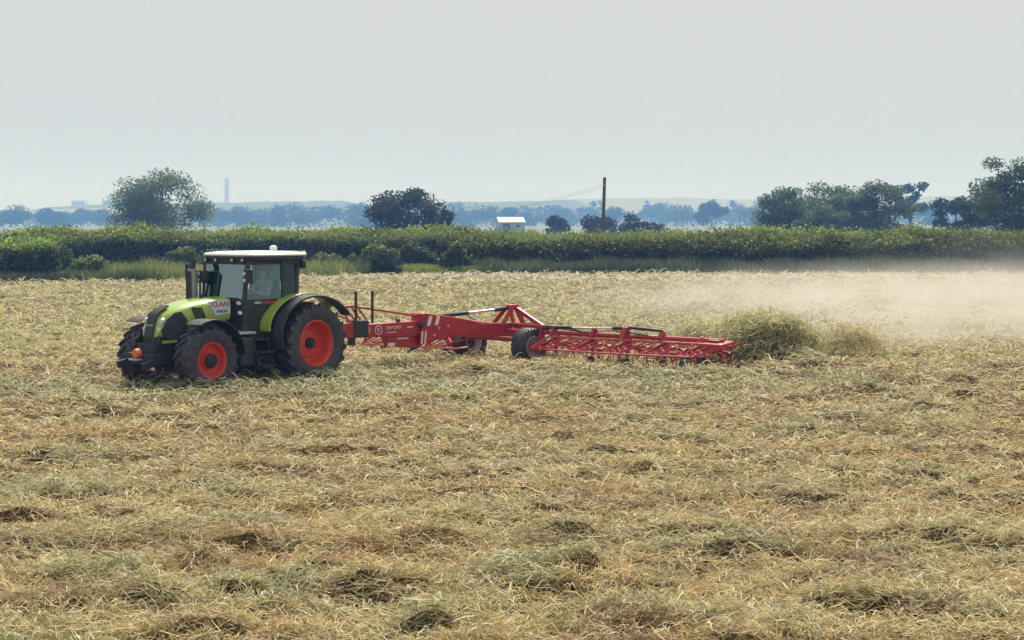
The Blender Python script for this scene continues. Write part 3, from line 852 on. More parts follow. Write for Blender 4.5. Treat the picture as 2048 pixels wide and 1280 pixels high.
# ------------------------------------------------------------------ barn
bd = 600.0
x, y = site(1020, bd)
bn = tag(empty('barn', (x, y, 0), math.radians(12)), 'small pale roofed barn half sunk behind the hedge among blue trees', 'barn')
bw, bdp, eav, rid = 9.4, 7.0, 3.6, 5.3
MB().box((0, 0, eav / 2), (bw, bdp, eav)).build('wall', M['barn_wall'], bn)
for s in (-1, 1):
    MB().add([(-bw / 2 - .3, s * (bdp / 2 + .4), eav - .15), (bw / 2 + .3, s * (bdp / 2 + .4), eav - .15), (bw / 2 + .3, 0, rid), (-bw / 2 - .3, 0, rid),
              (-bw / 2 - .3, s * (bdp / 2 + .4), eav), (bw / 2 + .3, s * (bdp / 2 + .4), eav), (bw / 2 + .3, 0, rid + .15), (-bw / 2 - .3, 0, rid + .15)],
             [(0, 1, 2, 3), (4, 5, 6, 7), (0, 1, 5, 4), (1, 2, 6, 5), (2, 3, 7, 6), (3, 0, 4, 7)]).build('roof_slope', M['barn_roof'], bn)
    MB().prism([(-bdp / 2, eav), (bdp / 2, eav), (0, rid)], s * bw / 2 - .05, s * bw / 2 + .05).build('gable', M['barn_wall'], bn).rotation_euler = (0, 0, math.radians(90))
MB().box((-2.0, -bdp / 2 - .04, 1.5), (2.6, .1, 3.0)).build('door', M['dark'], bn)
MB().box((2.2, -bdp / 2 - .04, 2.2), (1.4, .1, .9)).build('window', M['dark'], bn)

# ------------------------------------------------------------------ utility pole and its wires
x, y = site(1205.5, 119)
po = tag(empty('utility_pole', (x, y, 0)), 'lone dark wooden utility pole leaning slightly, standing behind the hedge', 'pole')
ph = height_at(357, 119)
MB().tube([(0, 0, -.3), (.02, 0, ph * .5), (.11, 0, ph)], [.15, .135, .115], 10).build('shaft', M['wood'], po)
MB().tube([(.11, 0, ph - .02), (.11, 0, ph + .07)], [.125, .10], 10).build('cap', M['dark'], po)
MB().tube([(.05, -.16, ph - .45), (.05, .16, ph - .45)], [.045, .045], 8).build('insulator', M['lamp'], po)
x2, y2 = site(868, 330)
p2 = tag(empty('utility_pole', (x2, y2, 0)), 'next wooden utility pole of the line, standing hidden behind the dark oak', 'pole')
ph2 = height_at(388, 330)
MB().tube([(0, 0, -.3), (0, 0, ph2)], [.16, .12], 8).build('shaft', M['wood'], p2)
for k, (dz, dy) in enumerate(((-.60, -.13), (-.40, .13))):
    a = Vector((x + .05, y + dy, ph + dz)); b = Vector((x2, y2, ph2 - .3))
    pts = []
    for i in range(25):
        t = i / 24
        q = a.lerp(b, t); q.z -= 4 * 2.2 * t * (1 - t)
        pts.append(q)
    tag(MB().tube(pts, .009, 5).build('overhead_wire', M['wire']), 'thin sagging overhead wire running from the pole towards the dark oak, ' + ('upper of the pair' if k else 'lower of the pair'), 'wire', 'overhead wires on the pole')

# ------------------------------------------------------------------ tractor
TR = tag(empty('tractor', (-5.1, 36.0, 0.0), math.radians(180 + 51)), 'lime green and black farm tractor with red wheel rims and white roof', 'tractor')
def tyre_mesh(R, W, rr, lugs):
    mb = MB()
    h = W / 2
    prof = [(-h * .80, rr), (-h * .97, rr + (R - rr) * .28), (-h, rr + (R - rr) * .55), (-h * .93, R * .915), (-h * .80, R * .935), (0, R * .945), (h * .80, R * .935), (h * .93, R * .915), (h, rr + (R - rr) * .55), (h * .97, rr + (R - rr) * .28), (h * .80, rr)]
    mb.lathe(prof, n=56)
    # chevron lugs
    for s in (-1, 1):
        for k in range(lugs):
            a0 = 2 * math.pi * (k + (.5 if s > 0 else 0)) / lugs
            da = .62 * 2 * math.pi / lugs * 1.25
            th = .17 * 2 * math.pi / lugs
            st = []
            for t, y, r0, r1 in ((0, .02 * W, R * .92, R * .995), (.55, .30 * W, R * .92, R), (1.0, .485 * W, R * .90, R * .985), (1.12, .515 * W, R * .83, R * .88)):
                a = a0 - da * t
                ring = []
                for aa, rad in ((a - th, r0), (a + th, r0), (a + th * .75, r1), (a - th * .75, r1)):
                    ring.append((rad * math.cos(aa), s * y, rad * math.sin(aa)))
                st.append(ring)
            mb.loft(st)
    return mb
def wheel(cx, side, R, W, rr, lugs, front):
    """rim mesh is the part; tyre and hub hang on it"""
    h = W / 2
    if front:
        prof = [(h * .84, rr + .025), (h * .88, rr + .01), (h * .80, rr - .02), (h * .45, rr - .05), (h * .30, rr * .80), (h * .22, rr * .52), (h * .55, rr * .46), (h * .60, rr * .40), (h * .60, .02)]
    else:
        prof = [(h * .84, rr + .03), (h * .88, rr + .01), (h * .80, rr - .02), (h * .40, rr - .05), (h * .05, rr * .84), (-.02 * h, rr * .60), (.12 * h, rr * .35), (.16 * h, .02)]
    mb = MB()
    mb.lathe([(y * side, r) for y, r in prof], n=48)
    mb.lathe([(-y * side * .9, r) for y, r in prof[:4]] + [(-.2 * h * side, rr * .5)], n=32)
    w = mb.build('wheel', M['rim'], TR)
    w.location = (cx, side * (.89 if front else .95), .90 if not front else .70)
    t = tyre_mesh(R, W, rr, lugs).build('tyre', M['tyre'], w)
    hb = MB()
    if front:
        hb.lathe([(side * h * .55, rr * .44), (side * h * .82, rr * .40), (side * h * .88, rr * .33), (side * h * .88, rr * .16), (side * h * .98, rr * .14), (side * h * .98, .005)], n=24)
        nb, br, by = 10, rr * .25, h * .88
    else:
        hb.lathe([(side * h * .02, rr * .27), (side * h * .30, rr * .25), (side * h * .34, rr * .12), (side * h * .46, rr * .11), (side * h * .46, .005)], n=24)
        nb, br, by = 8, rr * .19, h * .31
    for k in range(nb):
        a = 2 * math.pi * k / nb
        hb.tube([(br * math.cos(a), side * by, br * math.sin(a)), (br * math.cos(a), side * (by + .03), br * math.sin(a))], .018, 6)
    hb.build('hub', M['dark'], w)
    if not front:
        for k in range(12):
            a = 2 * math.pi * k / 12 + .1
            MB().tube([(rr * .66 * math.cos(a), side * h * -.02, rr * .66 * math.sin(a)), (rr * .66 * math.cos(a), side * (h * -.02 + .05), rr * .66 * math.sin(a))], .022, 6).build('rim_bolt', M['rim'], w)
    w.rotation_euler = (0, -.35 * (1 if front else .6) * side, 0)
    return w
for s in (1, -1):
    wheel(0.04, s, .885, .64, .475, 20, False)
    wheel(2.82, s, .69, .46, .355, 18, True)

# running gear
mb = MB()
mb.box((1.0, 0, .95), (2.9, .62, .62)); mb.box((2.75, 0, .92), (1.5, .50, .55)); mb.box((0, 0, .9), (.7, 1.1, .55)); mb.box((-.45, 0, .85), (.5, .7, .7))
mb.build('chassis', M['dark'], TR, bevel=.03)
MB().tube([(2.82, -.80, .68), (2.82, -.35, .60), (2.82, .35, .60), (2.82, .80, .68)], [.14, .12, .12, .14], 10).build('front_axle', M['dark'], TR)
MB().tube([(0, -.95, .905), (0, .95, .905)], [.16, .16], 12).build('rear_axle', M['dark'], TR)
MB().box((2.35, 0, 1.22), (1.3, .62, .42)).build('engine_block', M['dark'], TR, bevel=.03)

# bonnet: lofted rounded sections
def section(x, w, zb, zt, crown, slope=0.0):
    """rounded box ring in the yz-plane, 20 points, x leans with height by slope"""
    pts = []
    n = 20
    for k in range(n):
        a = 2 * math.pi * (k + .5) / n
        c, s = math.cos(a), math.sin(a)
        e = .42
        yy = w * math.copysign(abs(c) ** e, c)
        zz = math.copysign(abs(s) ** e, s)
        z = (zb + zt) / 2 + (zt - zb) / 2 * zz
        if zz > 0: z -= crown * (abs(yy) / w) ** 2 * zz
        pts.append((x - slope * (z - zb), yy, z))
    return pts
bon = MB()
bon.loft([section(1.78, .46, 1.42, 1.945, .04), section(2.3, .455, 1.40, 1.915, .045), section(2.7, .445, 1.32, 1.87, .05), section(3.0, .415, 1.20, 1.80, .06), section(3.22, .36, 1.14, 1.73, .07, .06), section(3.42, .30, 1.14, 1.66, .08, .18), section(3.53, .24, 1.16, 1.56, .09, .26)])
bonnet = bon.build('bonnet', M['green'], TR, sharp=60)
for s in (1, -1):
    # dark mesh flank behind the headlamps
    prf = [(3.43, 1.17), (3.47, 1.30), (3.36, 1.52), (3.20, 1.66), (3.06, 1.68), (2.93, 1.52), (2.90, 1.32), (2.95, 1.12), (3.2, 1.10)]
    def flank(x): return np.interp(x, [2.7, 3.0, 3.22, 3.42, 3.53], [.452, .424, .370, .312, .25])
    vs = [(x, s * flank(x), z) for x, z in prf]; vs2 = [(x, s * (flank(x) + .022), z) for x, z in prf]
    nn = len(prf)
    MB().add(vs + vs2, [tuple(range(nn)), tuple(range(nn, 2 * nn))] + [(i, (i + 1) % nn, (i + 1) % nn + nn, i + nn) for i in range(nn)]).build('side_grille', M['black'], bonnet)
    for k in range(4):
        x0 = 2.80 - .075 * k
        MB().bar((x0, s * .452, 1.76 - .004 * k), (x0 - .13, s * .462, 1.50 - .01 * k), .035, .03).build('vent_slat', M['black'], bonnet)
    # pale rear panel with lettering
    pv = [(2.40, 1.86), (1.81, 1.885), (1.80, 1.60), (2.20, 1.56)]
    vs = [(x, s * .458, z) for x, z in pv] + [(x, s * .472, z) for x, z in pv]
    MB().add(vs, [(0, 1, 2, 3), (4, 5, 6, 7), (0, 1, 5, 4), (1, 2, 6, 5), (2, 3, 7, 6), (3, 0, 4, 7)]).build('decal_panel', M['panel'], bonnet)
    rot = (math.radians(90), 0, math.radians(180) if s > 0 else 0)
    text_mesh('lettering', 'CLAAS', .145, M['letter_red'], bonnet, (2.06, s * .474, 1.79), rot, squash=1.1)
    text_mesh('lettering', 'ARION', .085, M['letter_dark'], bonnet, (2.03, s * .474, 1.645), rot, squash=1.15)
    # headlamps in the green band
    MB().tube([(3.38, s * .235, 1.50), (3.445, s * .255, 1.497)], [.06, .05], 14).build('headlight', M['lamp'], bonnet)
    MB().tube([(3.42, s * .215, 1.33), (3.497, s * .235, 1.327)], [.05, .042], 14).build('headlight', M['lamp'], bonnet)
# front grille and dark nose cover
def nose(t): return [(3.535 - .26 * (z - 1.16) + t, z) for z in (1.17, 1.3, 1.42, 1.52)] + [(3.36 + t, 1.635 + t * .8), (3.12 + t * .2, 1.755 + t)]
MB().ribbon(nose(.02), -.125, .125, .03).build('front_grille', M['black'], bonnet)
MB().box((3.50, 0, 1.40), (.05, .22, .035)).build('badge_bar', M['grey'], bonnet)
MB().box((3.34, .40, 1.085), (.36, .03, .06)).build('number_plate', M['green'], TR)

# front linkage and weights
fl = MB()
fl.box((3.42, 0, .82), (.42, .60, .42)); fl.box((3.68, 0, .74), (.22, .84, .22))
for s in (1, -1):
    fl.bar((3.6, s * .36, .72), (4.02, s * .40, .62), .09, .14); fl.tube([(3.60, s * .30, .95), (3.66, s * .28, 1.12), (3.60, s * .24, 1.16)], .03, 8)
fl.build('front_linkage', M['dark'], TR, bevel=.015)
MB().tube([(3.80, -.02, .86), (3.90, -.02, .86)], [.105, .085], 18).build('power_shaft_cover', M['orange'], TR)
MB().box((3.9, .0, .74), (.14, .26, .03)).build('linkage_plate', M['grey'], TR)
MB().tube([(3.78, .36, .56), (3.78, .42, .56)], [.035, .035], 10).build('linkage_pin', M['lamp'], TR)

# mudguards over the front wheels
for s in (1, -1):
    path = []
    for a in np.radians(np.linspace(122, -8, 16)):
        path.append((2.82 - .80 * math.cos(math.pi - a) if False else 2.82 + .80 * math.cos(a), .715 + .80 * math.sin(a)))
    path = [(2.82 - .80 * math.cos(t), .715 + .80 * math.sin(t)) for t in np.radians(np.linspace(4, 118, 16))]
    MB().ribbon(path, s * .72, s * 1.18, -.022).build('front_mudguard', M['black'], TR, bevel=.006)
# rear mudguards: green inner shell, black flare
for s in (1, -1):
    g = [(1.16, 1.20), (1.17, 1.36), (1.06, 1.56), (.86, 1.75), (.58, 1.88), (.25, 1.945), (-.1, 1.94), (-.42, 1.84), (-.70, 1.64)]
    mg = MB().ribbon(g, s * .70, s * 1.02, .03).build('rear_mudguard', M['green'], TR, bevel=.008)
    k = [(1.06, .86), (1.10, 1.12), (1.04, 1.36), (.90, 1.58), (.66, 1.77), (.36, 1.88), (0, 1.90), (-.36, 1.83), (-.66, 1.68), (-.90, 1.45)]
    MB().ribbon(k, s * 1.02, s * 1.30, .045).build('mudguard_flare', M['black'], mg, bevel=.01)
    MB().box((-.62, s * .86, 1.62), (.05, .16, .08)).build('tail_light', M['orange'], mg)

# cab
zt = 2.68
A = lambda s: (Vector((1.60, s * .62, 1.42)), Vector((1.47, s * .66, zt)))
B = lambda s: (Vector((.62, s * .76, 1.5)), Vector((.58, s * .74, zt)))
Cc = lambda s: (Vector((.18, s * .73, 1.5)), Vector((.10, s * .70, zt)))
fr = MB()
for s in (1, -1):
    fr.bar(*A(s), .085, .075); fr.bar(*B(s), .085, .07); fr.bar(*Cc(s), .075, .08)
    fr.bar((1.47, s * .66, 2.64), (.10, s * .70, 2.64), .07, .09)
fr.bar((1.47, -.66, 2.64), (1.47, .66, 2.64), .07, .10); fr.bar((.10, -.70, 2.64), (.10, .70, 2.64), .07, .10)
cab = fr.build('cab_frame', M['black'], TR, bevel=.012)
lb = MB()
lb.loft([[(x, y, z) for x, y in ((1.62, -w), (1.62, w), (1.0, w + .09), (.15, w + .06), (.15, -w - .06), (1.0, -w - .09))] for z, w in ((1.02, .62), (1.5, .655), (1.86, .66))])
cb = lb.build('cab_body', M['black'], TR, bevel=.02)
def pane(name, quad, mat, par, t=.012):
    q = [Vector(p) for p in quad]
    pn = (q[1] - q[0]).cross(q[2] - q[0]).normalized(); q[3] = q[3] - pn * (q[3] - q[0]).dot(pn)
    nrm = (q[1] - q[0]).cross(q[3] - q[0]).normalized() * t
    return MB().add(q + [p + nrm for p in q], [(0, 1, 2, 3), (7, 6, 5, 4), (0, 4, 5, 1), (1, 5, 6, 2), (2, 6, 7, 3), (3, 7, 4, 0)]).build(name, mat, par)
pane('windscreen', [(1.575, -.59, 1.84), (1.575, .59, 1.84), (1.49, .62, 2.61), (1.49, -.62, 2.61)], M['glass'], cab)
for s in (1, -1):
    dg_ = pane('door_window', [(1.53, s * .665, 1.87), (.66, s * .765, 1.87), (.63, s * .725, 2.60), (1.46, s * .63, 2.60)], M['glass_side'], cab)
    MB().bar((1.34, s * .715, 1.80), (1.10, s * .745, 1.80), .03, .05).build('door_handle', M['grey'], dg_)
    pane('quarter_window', [(.58, s * .765, 1.95), (.22, s * .735, 1.95), (.15, s * .69, 2.60), (.55, s * .72, 2.60)], M['glass_side'], cab)
pane('rear_window', [(.14, .68, 1.87), (.14, -.68, 1.87), (.08, -.66, 2.60), (.08, .66, 2.60)], M['glass_side'], cab)
MB().box((1.0, .772, 1.80), (.40, .012, .055)).build('door_stripe', M['letter_red'], cb)
def roof_ring(z, gx, gy, bulge=.05):
    pts = []
    for k in range(28):
        a = 2 * math.pi * (k + .5) / 28; c, s = math.cos(a), math.sin(a)
        e = .32
        pts.append((.66 + gx * math.copysign(abs(c) ** e, c), gy * math.copysign(abs(s) ** e, s), z))
    return pts
MB().loft([roof_ring(2.66, .80, .74), roof_ring(2.70, .86, .80), roof_ring(2.775, .86, .80)]).build('roof_underside', M['black'], cab, sharp=50)
roof = MB().loft([roof_ring(2.772, .87, .82), roof_ring(2.80, .89, .84), roof_ring(2.835, .86, .81), roof_ring(2.865, .66, .62), roof_ring(2.875, .3, .3)]).build('roof', M['white'], cab, sharp=50)
MB().tube([(.14, 0, 2.88), (.14, 0, 2.94), (.14, 0, 2.97), (.14, 0, 2.985)], [.075, .08, .07, .03], 16).build('antenna_dome', M['white'], roof)
MB().tube([(-.16, .62, 2.72), (-.16, .62, 2.76), (-.16, .62, 2.84), (-.16, .62, 2.87)], [.05, .065, .065, .03], 14).build('beacon', M['orange'], roof)
for s in (1, -1):
    MB().box((-.06, s * .66, 2.58), (.12, .18, .17)).build('rear_work_light', M['dark'], cab, bevel=.02)
    for k, yy in enumerate((.26, .58)):
        l = MB().tube([(1.49, s * yy, 2.70), (1.56, s * yy, 2.69)], [.05, .05], 12).build('work_light', M['dark'], cab)
        MB().tube([(1.56, s * yy, 2.69), (1.572, s * yy, 2.69)], [.036, .03], 12).build('lens', M['grey'], l)
# mirrors
def mirror(s, x, y, z0, z1):
    m = MB().box((x, s * y, (z0 + z1) / 2), (.10, .22, z1 - z0)).build('mirror', M['black'], TR, bevel=.025)
    MB().tube([(1.50, s * .66, 2.60), (x - .05, s * (y - .02), z1 + .06), (x - .05, s * y, z1 - .05)], .02, 6).build('mirror_arm', M['dark'], m)
    MB().box((x - .054, s * y, (z0 + z1) / 2), (.006, .18, z1 - z0 - .05)).build('mirror_glass', M['lamp'], m)
    return m
mirror(1, 1.62, .84, 2.22, 2.52)
mirror(-1, 1.62, 1.02, 2.25, 2.60)
for k, zz in enumerate((2.28, 2.42)):
    MB().tube([(1.66, .78, zz), (1.69, .78, zz)], [.035, .03], 10).build('marker_lamp', M['lamp'], TR)
lc = MB().box((1.66, -.56, 2.33), (.12, .26, .26)).build('lamp_cluster', M['black'], TR, bevel=.02)
for zz in (2.27, 2.39): MB().tube([(1.72, -.62, zz), (1.74, -.62, zz)], [.04, .035], 10).build('lens', M['lamp'], lc)
for yy in (-.50, -.64): MB().tube([(1.66, yy, 1.9), (1.66, yy, 2.25)], .022, 6).build('cluster_post', M['dark'], lc)
# exhaust on the far front corner of the cab
ex = MB().tube([(1.84, -.66, 1.35), (1.84, -.66, 2.50)], [.105, .105], 18).build('exhaust_pipe', M['exhaust'], TR)
MB().tube([(1.84, -.66, 2.48), (1.84, -.66, 2.58), (1.78, -.68, 2.68)], [.06, .06, .055], 12).build('exhaust_tip', M['dark'], ex)
MB().ribbon([(1.955, 1.4), (1.955, 2.45)], -.74, -.58, .01).build('heat_shield', M['dark'], ex)
MB().tube([(2.20, .02, 1.90), (2.20, .02, 2.0)], [.045, .05], 10).build('bonnet_cap', M['dark'], bonnet)
# steps, tank and lower cab trim
stp = MB()
for xx in (1.10, 1.50): stp.bar((xx, .80, 1.12), (xx, 1.02, .46), .04, .05)
st = stp.build('step_ladder', M['dark'], TR)
for (yy, zz) in ((1.02, .50), (.96, .78), (.87, 1.04)): MB().box((1.30, yy, zz), (.42, .20, .035)).build('step_tread', M['black'], st, bevel=.008)
MB().box((1.72, .70, .80), (.42, .42, .62)).build('fuel_tank', M['black'], TR, bevel=.05)
MB().box((.95, -.72, .78), (1.5, .42, .58)).build('fuel_tank', M['black'], TR, bevel=.06)
MB().box((1.72, .62, 1.19), (.55, .50, .05)).build('side_trim', M['grey'], TR, bevel=.01)
MB().tube([(1.66, .60, 1.60), (1.68, .66, 1.60)], [.045, .035], 12).build('filler_cap', M['lamp'], cb)
MB().tube([(1.66, .55, 1.80), (1.68, .62, 1.80)], [.04, .035], 12).build('side_lamp', M['lamp'], cb)
# inside the cab
sb = MB().box((.45, 0, 1.62), (.50, .50, .14)).build('seat', M['seat'], TR, bevel=.05)
MB().box((.20, 0, 1.96), (.14, .48, .58), Matrix.Rotation(-.12, 3, 'Y')).build('seat_back', M['seat'], sb, bevel=.05)
MB().box((.45, 0, 1.45), (.36, .36, .30)).build('seat_base', M['dark'], sb)
MB().box((1.40, 0, 1.86), (.30, .44, .20)).build('dashboard', M['black'], TR, bevel=.05)
sw = MB()
ring = [Vector((1.12, 0, 1.98)) + Matrix.Rotation(-.55, 3, 'Y') @ Vector((.19 * math.cos(a), .19 * math.sin(a), 0)) for a in np.linspace(0, 2 * math.pi, 25)]
sw.tube(ring, .017, 7, cap=False)
for a in (0, 2.1, 4.2): sw.bar(Vector((1.12, 0, 1.96)), Vector((1.12, 0, 1.98)) + Matrix.Rotation(-.55, 3, 'Y') @ Vector((.19 * math.cos(a), .19 * math.sin(a), 0)), .025)
sw.tube([(1.12, 0, 1.97), (1.30, 0, 1.85)], .035, 8)
sw.build('steering_wheel', M['dark'], TR)
MB().box((.62, .33, 1.86), (.42, .10, .10)).build('armrest', M['black'], TR, bevel=.02)
# rear linkage and drawbar hook
rl = MB()
for s in (1, -1):
    rl.bar((-.55, s * .36, .62), (-1.22, s * .42, .62), .07, .12); rl.bar((-.5, s * .34, 1.28), (-.95, s * .42, .66), .05, .05)
rl.box((-.62, 0, .62), (.5, .34, .28)); rl.bar((-.6, 0, .66), (-1.16, 0, .70), .16, .09)
rl.build('rear_linkage', M['dark'], TR, bevel=.01)

# ------------------------------------------------------------------ the driver
def skin_body(name, verts, edges, radii, subdiv=1):
    me = bpy.data.meshes.new(name)
    me.from_pydata(verts, edges, [])
    o = bpy.data.objects.new(name, me); C.objects.link(o)
    o.modifiers.new('skin', 'SKIN')
    sk = me.skin_vertices[0].data
    for i, r in enumerate(radii): sk[i].radius = (r, r) if not isinstance(r, tuple) else r
    sk[0].use_root = True
    sd = o.modifiers.new('sub', 'SUBSURF'); sd.levels = subdiv; sd.render_levels = subdiv
    dg = bpy.context.evaluated_depsgraph_get()
    nm = bpy.data.meshes.new_from_object(o.evaluated_get(dg))
    bpy.data.objects.remove(o); bpy.data.meshes.remove(me)
    nm.name = name
    return nm
V = []; E_ = []; Rr = []
def jv(p, r, link=None):
    V.append(p); Rr.append(r)
    if link is not None: E_.append((link, len(V) - 1))
    return len(V) - 1
pel = jv((.42, 0, 1.76), .15)
sp1 = jv((.40, 0, 1.92), (.15, .13), pel); sp2 = jv((.40, 0, 2.08), (.165, .13), sp1); sp3 = jv((.41, 0, 2.20), (.12, .10), sp2)
nk = jv((.43, 0, 2.28), .055, sp3); hd0 = jv((.46, 0, 2.36), .075, nk); hd1 = jv((.465, 0, 2.44), (.085, .098), hd0); hd2 = jv((.45, 0, 2.53), (.07, .08), hd1)
for s in (1, -1):
    hp = jv((.50, s * .10, 1.74), .095, pel); kn = jv((.92, s * .16, 1.72), .07, hp); an = jv((1.05, s * .16, 1.36), .045, kn); ft = jv((1.24, s * .17, 1.31), .04, an)
    sh = jv((.41, s * .20, 2.18), .07, sp3); el = jv((.60, s * .27, 1.94), .048, sh); wr = jv((.90, s * .19, 2.00), .030, el); pm = jv((.99, s * .17, 2.03), .034, wr)
    for q, (fy, ln) in enumerate(((-.03, .06), (-.01, .075), (.012, .07), (.032, .055))):
        k1 = jv((1.035, s * .17 + fy, 2.055), .010, pm); k2 = jv((1.04 + ln * .5, s * .165 + fy, 2.03), .009, k1); jv((1.02 + ln * .3, s * .165 + fy, 2.00), .008, k2)
    t1 = jv((.995, s * .13, 2.05), .011, pm); jv((1.03, s * .12, 2.045), .009, t1)
bm_ = skin_body('person', V, E_, Rr)
person = bpy.data.objects.new('person', bm_)
C.objects.link(person)
person.matrix_world = TR.matrix_world
person.location = TR.location; person.rotation_euler = TR.rotation_euler
bm_.materials.clear()
for mname in ('skin', 'shirt', 'trousers'): bm_.materials.append(M[mname])
for p in bm_.polygons:
    c = p.center
    p.material_index = 0 if (c.z > 2.25 or (c.x > .86 and c.z > 1.9)) else (2 if c.z < 1.80 else 1)
    p.use_smooth = True
tag(person, 'person in a grey shirt sitting at the wheel inside the tractor cab', 'person')
hm2 = MB(); hm2.loft([[(.445 + r * math.cos(a) * 1.05, r * math.sin(a) * .92, z) for a in np.linspace(0, 2 * math.pi, 16, endpoint=False)] for z, r in ((2.44, .098), (2.50, .103), (2.555, .085), (2.59, .05), (2.60, .01))])
hm2.build('hair', M['hair'], person)
MB().tube([(.545, 0, 2.44), (.575, 0, 2.415), (.55, 0, 2.40)], [.012, .02, .012], 6).build('nose', M['skin'], person)
for s in (1, -1):
    MB().tube([(.45, s * .092, 2.46), (.455, s * .108, 2.44), (.45, s * .092, 2.40)], [.012, .02, .012], 6).build('ear', M['skin'], person)
    MB().tube([(.538, s * .035, 2.455), (.552, s * .035, 2.455)], [.012, .010], 6).build('eye', M['hair'], person)
MB().box((.548, 0, 2.375), (.012, .05, .012)).build('mouth', M['letter_red'], person)

# ------------------------------------------------------------------ the trailed tedder
TD = tag(empty('hay_tedder', (-.33, 40.8, 0), math.radians(180 + 45)), 'wide red trailed hay tedder with wheeled carriage and two spread wings of rotors', 'hay tedder')
cs, sn = math.cos(math.radians(10)), math.sin(math.radians(10))
def wg(x, y, z): return Vector((x * cs - y * sn, x * sn + y * cs, z))
# drawbar: front tube, wedge-shaped main frame
fb = MB().prism([(4.35, .86), (4.35, 1.15), (2.5, 1.17), (2.5, .80)], -.14, .14).build('drawbar', M['red'], TD, bevel=.015)
mf = MB().prism([(2.72, .62), (2.72, 1.34), (2.60, 1.35), (1.60, 1.21), (.80, 1.06), (.3, 1.01), (-1.07, .96), (-1.07, .56), (.2, .66), (1.2, .78), (1.9, .74)], -.20, .20).build('main_frame', M['red'], TD, bevel=.02)
MB().prism([(3.78, .86), (3.65, .62), (2.75, .52), (2.60, .60), (2.6, .86)], -.10, .10).build('under_frame', M['red'], TD, bevel=.015)
MB().bar((.9, .21, 1.02), (-1.0, .21, .96), .03, .03).build('frame_rib', M['redpale'], mf)
MB().bar((1.9, .21, .80), (.5, .215, .70), .03, .05).build('frame_rib', M['red'], mf)
for (x0, z0) in ((2.2, .98), (1.9, 1.02), (-.3, .88), (-.75, .88), (2.35, .82)): MB().tube([(x0, .20, z0), (x0, .225, z0)], .03, 10).build('bolt', M['grey'], mf)
# black headstock swivel and link to the tractor hook
MB().box((4.53, 0, 1.06), (.42, .34, .40)).build('headstock', M['black'], TD, bevel=.03)
MB().box((4.70, 0, .80), (.10, .16, .22)).build('parking_foot', M['black'], TD)
lk = MB(); lk.prism([(5.25, .88), (5.25, 1.18), (4.72, 1.22), (4.72, .86)], -.13, .13); lk.bar((5.2, -.01, 1.0), (5.64, -.08, .74), .12, .12); lk.tube([(5.60, -.08, .64), (5.60, -.08, .82)], .07, 10)
lk.build('hitch_link', M['red'], TD, bevel=.012)
# hose guard: top rail, slanting bars, long stay to the main frame
hg = MB().tube([(5.0, .0, 1.57), (4.68, .0, 1.575), (4.55, .0, 1.555), (2.70, .05, 1.28)], .026, 7).build('hose_guard', M['red'], TD)
for k in range(4):
    xa = 4.98 - .135 * k
    MB().tube([(xa, -.10 + .05 * k, 1.565), (xa - .36, -.10 + .05 * k, 1.17)], .020, 6).build('slant_bar', M['red'], hg)
MB().tube([(5.15, .02, 1.40), (4.85, .02, 1.30), (4.72, .02, 1.20)], .025, 7).build('hydraulic_hose', M['redpale'], hg)
for xx, yy in ((4.65, .10), (4.18, .12)):
    MB().box((xx, yy, 1.55), (.045, .045, .74)).build('upright_post', M['black'], TD)
MB().box((4.31, .146, 1.02), (.07, .012, .14)).build('side_reflector', M['yellow'], fb)
rotn = (math.radians(90), 0, math.radians(180))
lg = [Vector((4.02 + .10 * math.cos(a), .146, 1.01 + .10 * math.sin(a))) for a in np.linspace(0, 2 * math.pi, 21)]
MB().tube(lg, .012, 5, cap=False).build('emblem', M['letter_pale'], fb)
text_mesh('lettering', 'R', .13, M['letter_pale'], fb, (4.02, .146, 1.01), rotn)
text_mesh('lettering', 'ZEV\u00b7CPO', .105, M['letter_pale'], fb, (3.56, .146, 1.045), rotn, squash=1.1)
MB().box((3.62, .146, .94), (.28, .01, .018)).build('lettering_underline', M['letter_pale'], fb)
MB().box((3.05, .146, 1.04), (.16, .01, .03)).build('lettering_underline', M['letter_pale'], fb)
MB().box((3.25, .106, .78), (.34, .01, .03)).build('lettering_underline', M['letter_pale'], fb)
MB().tube([(3.30, .0, 1.16), (3.30, .0, 1.23)], [.06, .05], 10).build('valve', M['dark'], fb)
MB().tube([(2.78, .15, 1.10), (2.70, .22, 1.06)], [.08, .07], 10).build('hose_coupling', M['dark'], fb)
# red and white warning boards
def board(par, cx, y, cz, w, h, label):
    b = MB().box((cx, y, cz), (w, .02, h)).build('warning_board', M['red'], par)
    for k in (-1, 1):
        o = k * w * .24
        vs = [(cx + o + w * .14, cz - h * .5), (cx + o - w * .06, cz - h * .5), (cx + o - w * .20, cz + h * .5), (cx + o, cz + h * .5)]
        q = [(x, y + .011, z) for x, z in vs] + [(x, y + .016, z) for x, z in vs]
        MB().add(q, [(0, 1, 2, 3), (4, 5, 6, 7), (0, 1, 5, 4), (1, 2, 6, 5), (2, 3, 7, 6), (3, 0, 4, 7)]).build('white_stripe', M['white'], b)
board(mf, 2.40, .215, 1.16, .52, .22, '')
board(mf, 2.72, .235, .78, .22, .30, '')
MB().box((3.62, .13, .66), (.20, .02, .07)).build('white_marker', M['white'], fb)
